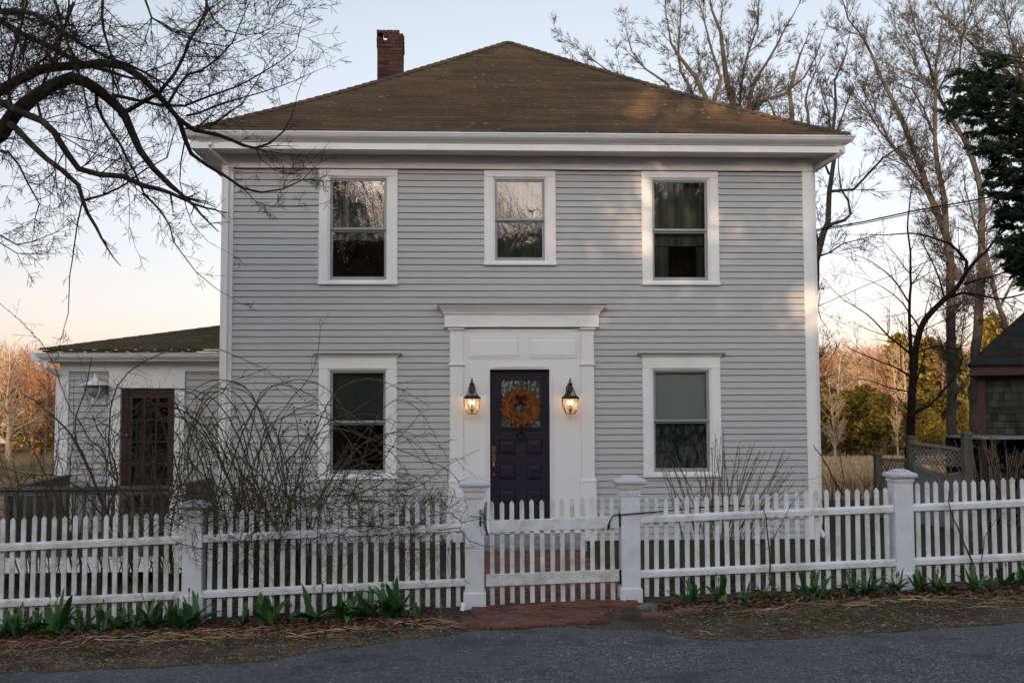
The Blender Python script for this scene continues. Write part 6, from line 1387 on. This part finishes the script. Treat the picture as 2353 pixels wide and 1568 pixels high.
# edging bricks sunk in the verge
EB = [(gh(px, py).x, gh(px, py).y, a, w) for px, py, a, w in ((30,1483,.05,'leftmost'),(85,1478,0,'second'),(140,1474,.04,'third'),(300,1458,-.06,'fourth'),(360,1455,.05,'fifth'),(590,1450,.02,'sixth'),(648,1442,.10,'seventh'),(1065,1440,-.05,'last before the path'))]
for i, (x, y, a, w) in enumerate(EB):
    g = MB(); z = vz(x, y)+.014; c, s_ = math.cos(a), math.sin(a); P_ = lambda u, v, h: (x+u*c-v*s_, y+u*s_+v*c, z+h); q = [(-.10,-.048),(.10,-.05),(.098,.047),(-.1,.05)]
    g.add([P_(u, v, -.06) for u, v in q]+[P_(u, v, rs(-.006, .004)) for u, v in q], [(4,5,6,7),(0,1,5,4),(1,2,6,5),(2,3,7,6),(3,0,4,7)]); o = g.build('edging_brick', 'pbrick', None, base=Vector((x, y, z)), bevel=.004); tag(o, 'sunken red edging brick in the left verge, '+w+' in the row' if i else 'sunken red edging brick nearest the left edge of the verge', 'brick', 'edging bricks in the verge')
for x, y, a, lab in ((gh(1505,1420).x,gh(1505,1420).y,.12,'large flat red brick lying right of the path beside the stone'),(gh(1580,1412).x,gh(1580,1412).y,-.05,'red brick farther right of the stone against the bed')):
    g = MB(); z = vz(x, y)+.03; c, s_ = math.cos(a), math.sin(a); P_ = lambda u, v, h: (x+u*c-v*s_, y+u*s_+v*c, z+h); q = [(-.13,-.055),(.12,-.06),(.115,.05),(-.11,.055)]
    g.add([P_(u, v, -.07) for u, v in q]+[P_(u, v, rs(-.006, .004)) for u, v in q], [(4,5,6,7),(0,1,5,4),(1,2,6,5),(2,3,7,6),(3,0,4,7)]); o = g.build('paving_brick', 'pbrick', None, base=Vector((x, y, z)), bevel=.005); tag(o, lab, 'brick')
def rock(px, py, Y, rx, ry, rzz, name, m, label, cat, seed):
    random.seed(seed); p = at(px, py, Y); x, y = p.x, Y; z = vz(x, y); g = MB(); n = 14; lv = [(-.4, 1.0), (.1, 1.02), (.5, .86), (.8, .55), (.95, .2)]; js = [rs(.85, 1.15) for _ in range(n)]; vs = []
    for h, r in lv:
        for i in range(n): t = 6.283*i/n; k = r*js[i]*rs(.95, 1.05); vs.append((x+rx*k*math.cos(t), y+ry*k*math.sin(t), z+rzz*h+rs(-.004, .004)))
    g.add(vs, [(k*n+i, k*n+(i+1) % n, (k+1)*n+(i+1) % n, (k+1)*n+i) for k in range(4) for i in range(n)]+[tuple(4*n+i for i in range(n))]); o = g.build(name, m, None, base=Vector((x, y, z)), smooth=True); tag(o, label, cat)
rock(1488, 1402, gh(1488,1402).y, .10, .055, .055, 'stone', 'concrete', 'grey brown stone at the foot of the right gate post', 'stone', 3)
rock(1768, 1400, gh(1768,1400).y, .03, .02, .018, 'stone', 'granite', 'small grey pebble among the dry stalks right of the gate', 'stone', 4)
g = MB(); p = at(1062, 1392, -6.42); g.add([(p.x-.02,p.y,p.z-.035),(p.x+.015,p.y-.02,p.z-.035),(p.x+.028,p.y+.01,p.z+.03),(p.x-.01,p.y+.02,p.z+.035)], [(0,1,2,3)]); o = g.build('plant_tag', 'trim', None, base=p); m_ = o.modifiers.new('solid', 'SOLIDIFY'); m_.thickness = .002; tag(o, 'white plastic plant tag leaning by the left gate post', 'plant tag')
g = MB(); p = gh(1802, 1430); Y = p.y; z = vz(p.x, Y)+.012; g.add([(p.x-.035,Y-.01,z),(p.x+.03,Y-.02,z+.004),(p.x+.034,Y+.015,z+.012),(p.x-.03,Y+.02,z+.006)], [(0,1,2,3)]); o = g.build('crumpled_wrapper', 'galv', None, base=Vector((p.x, Y, z))); m_ = o.modifiers.new('solid', 'SOLIDIFY'); m_.thickness = .004; tag(o, 'small crumpled foil wrapper on the grit right of the gate', 'litter')
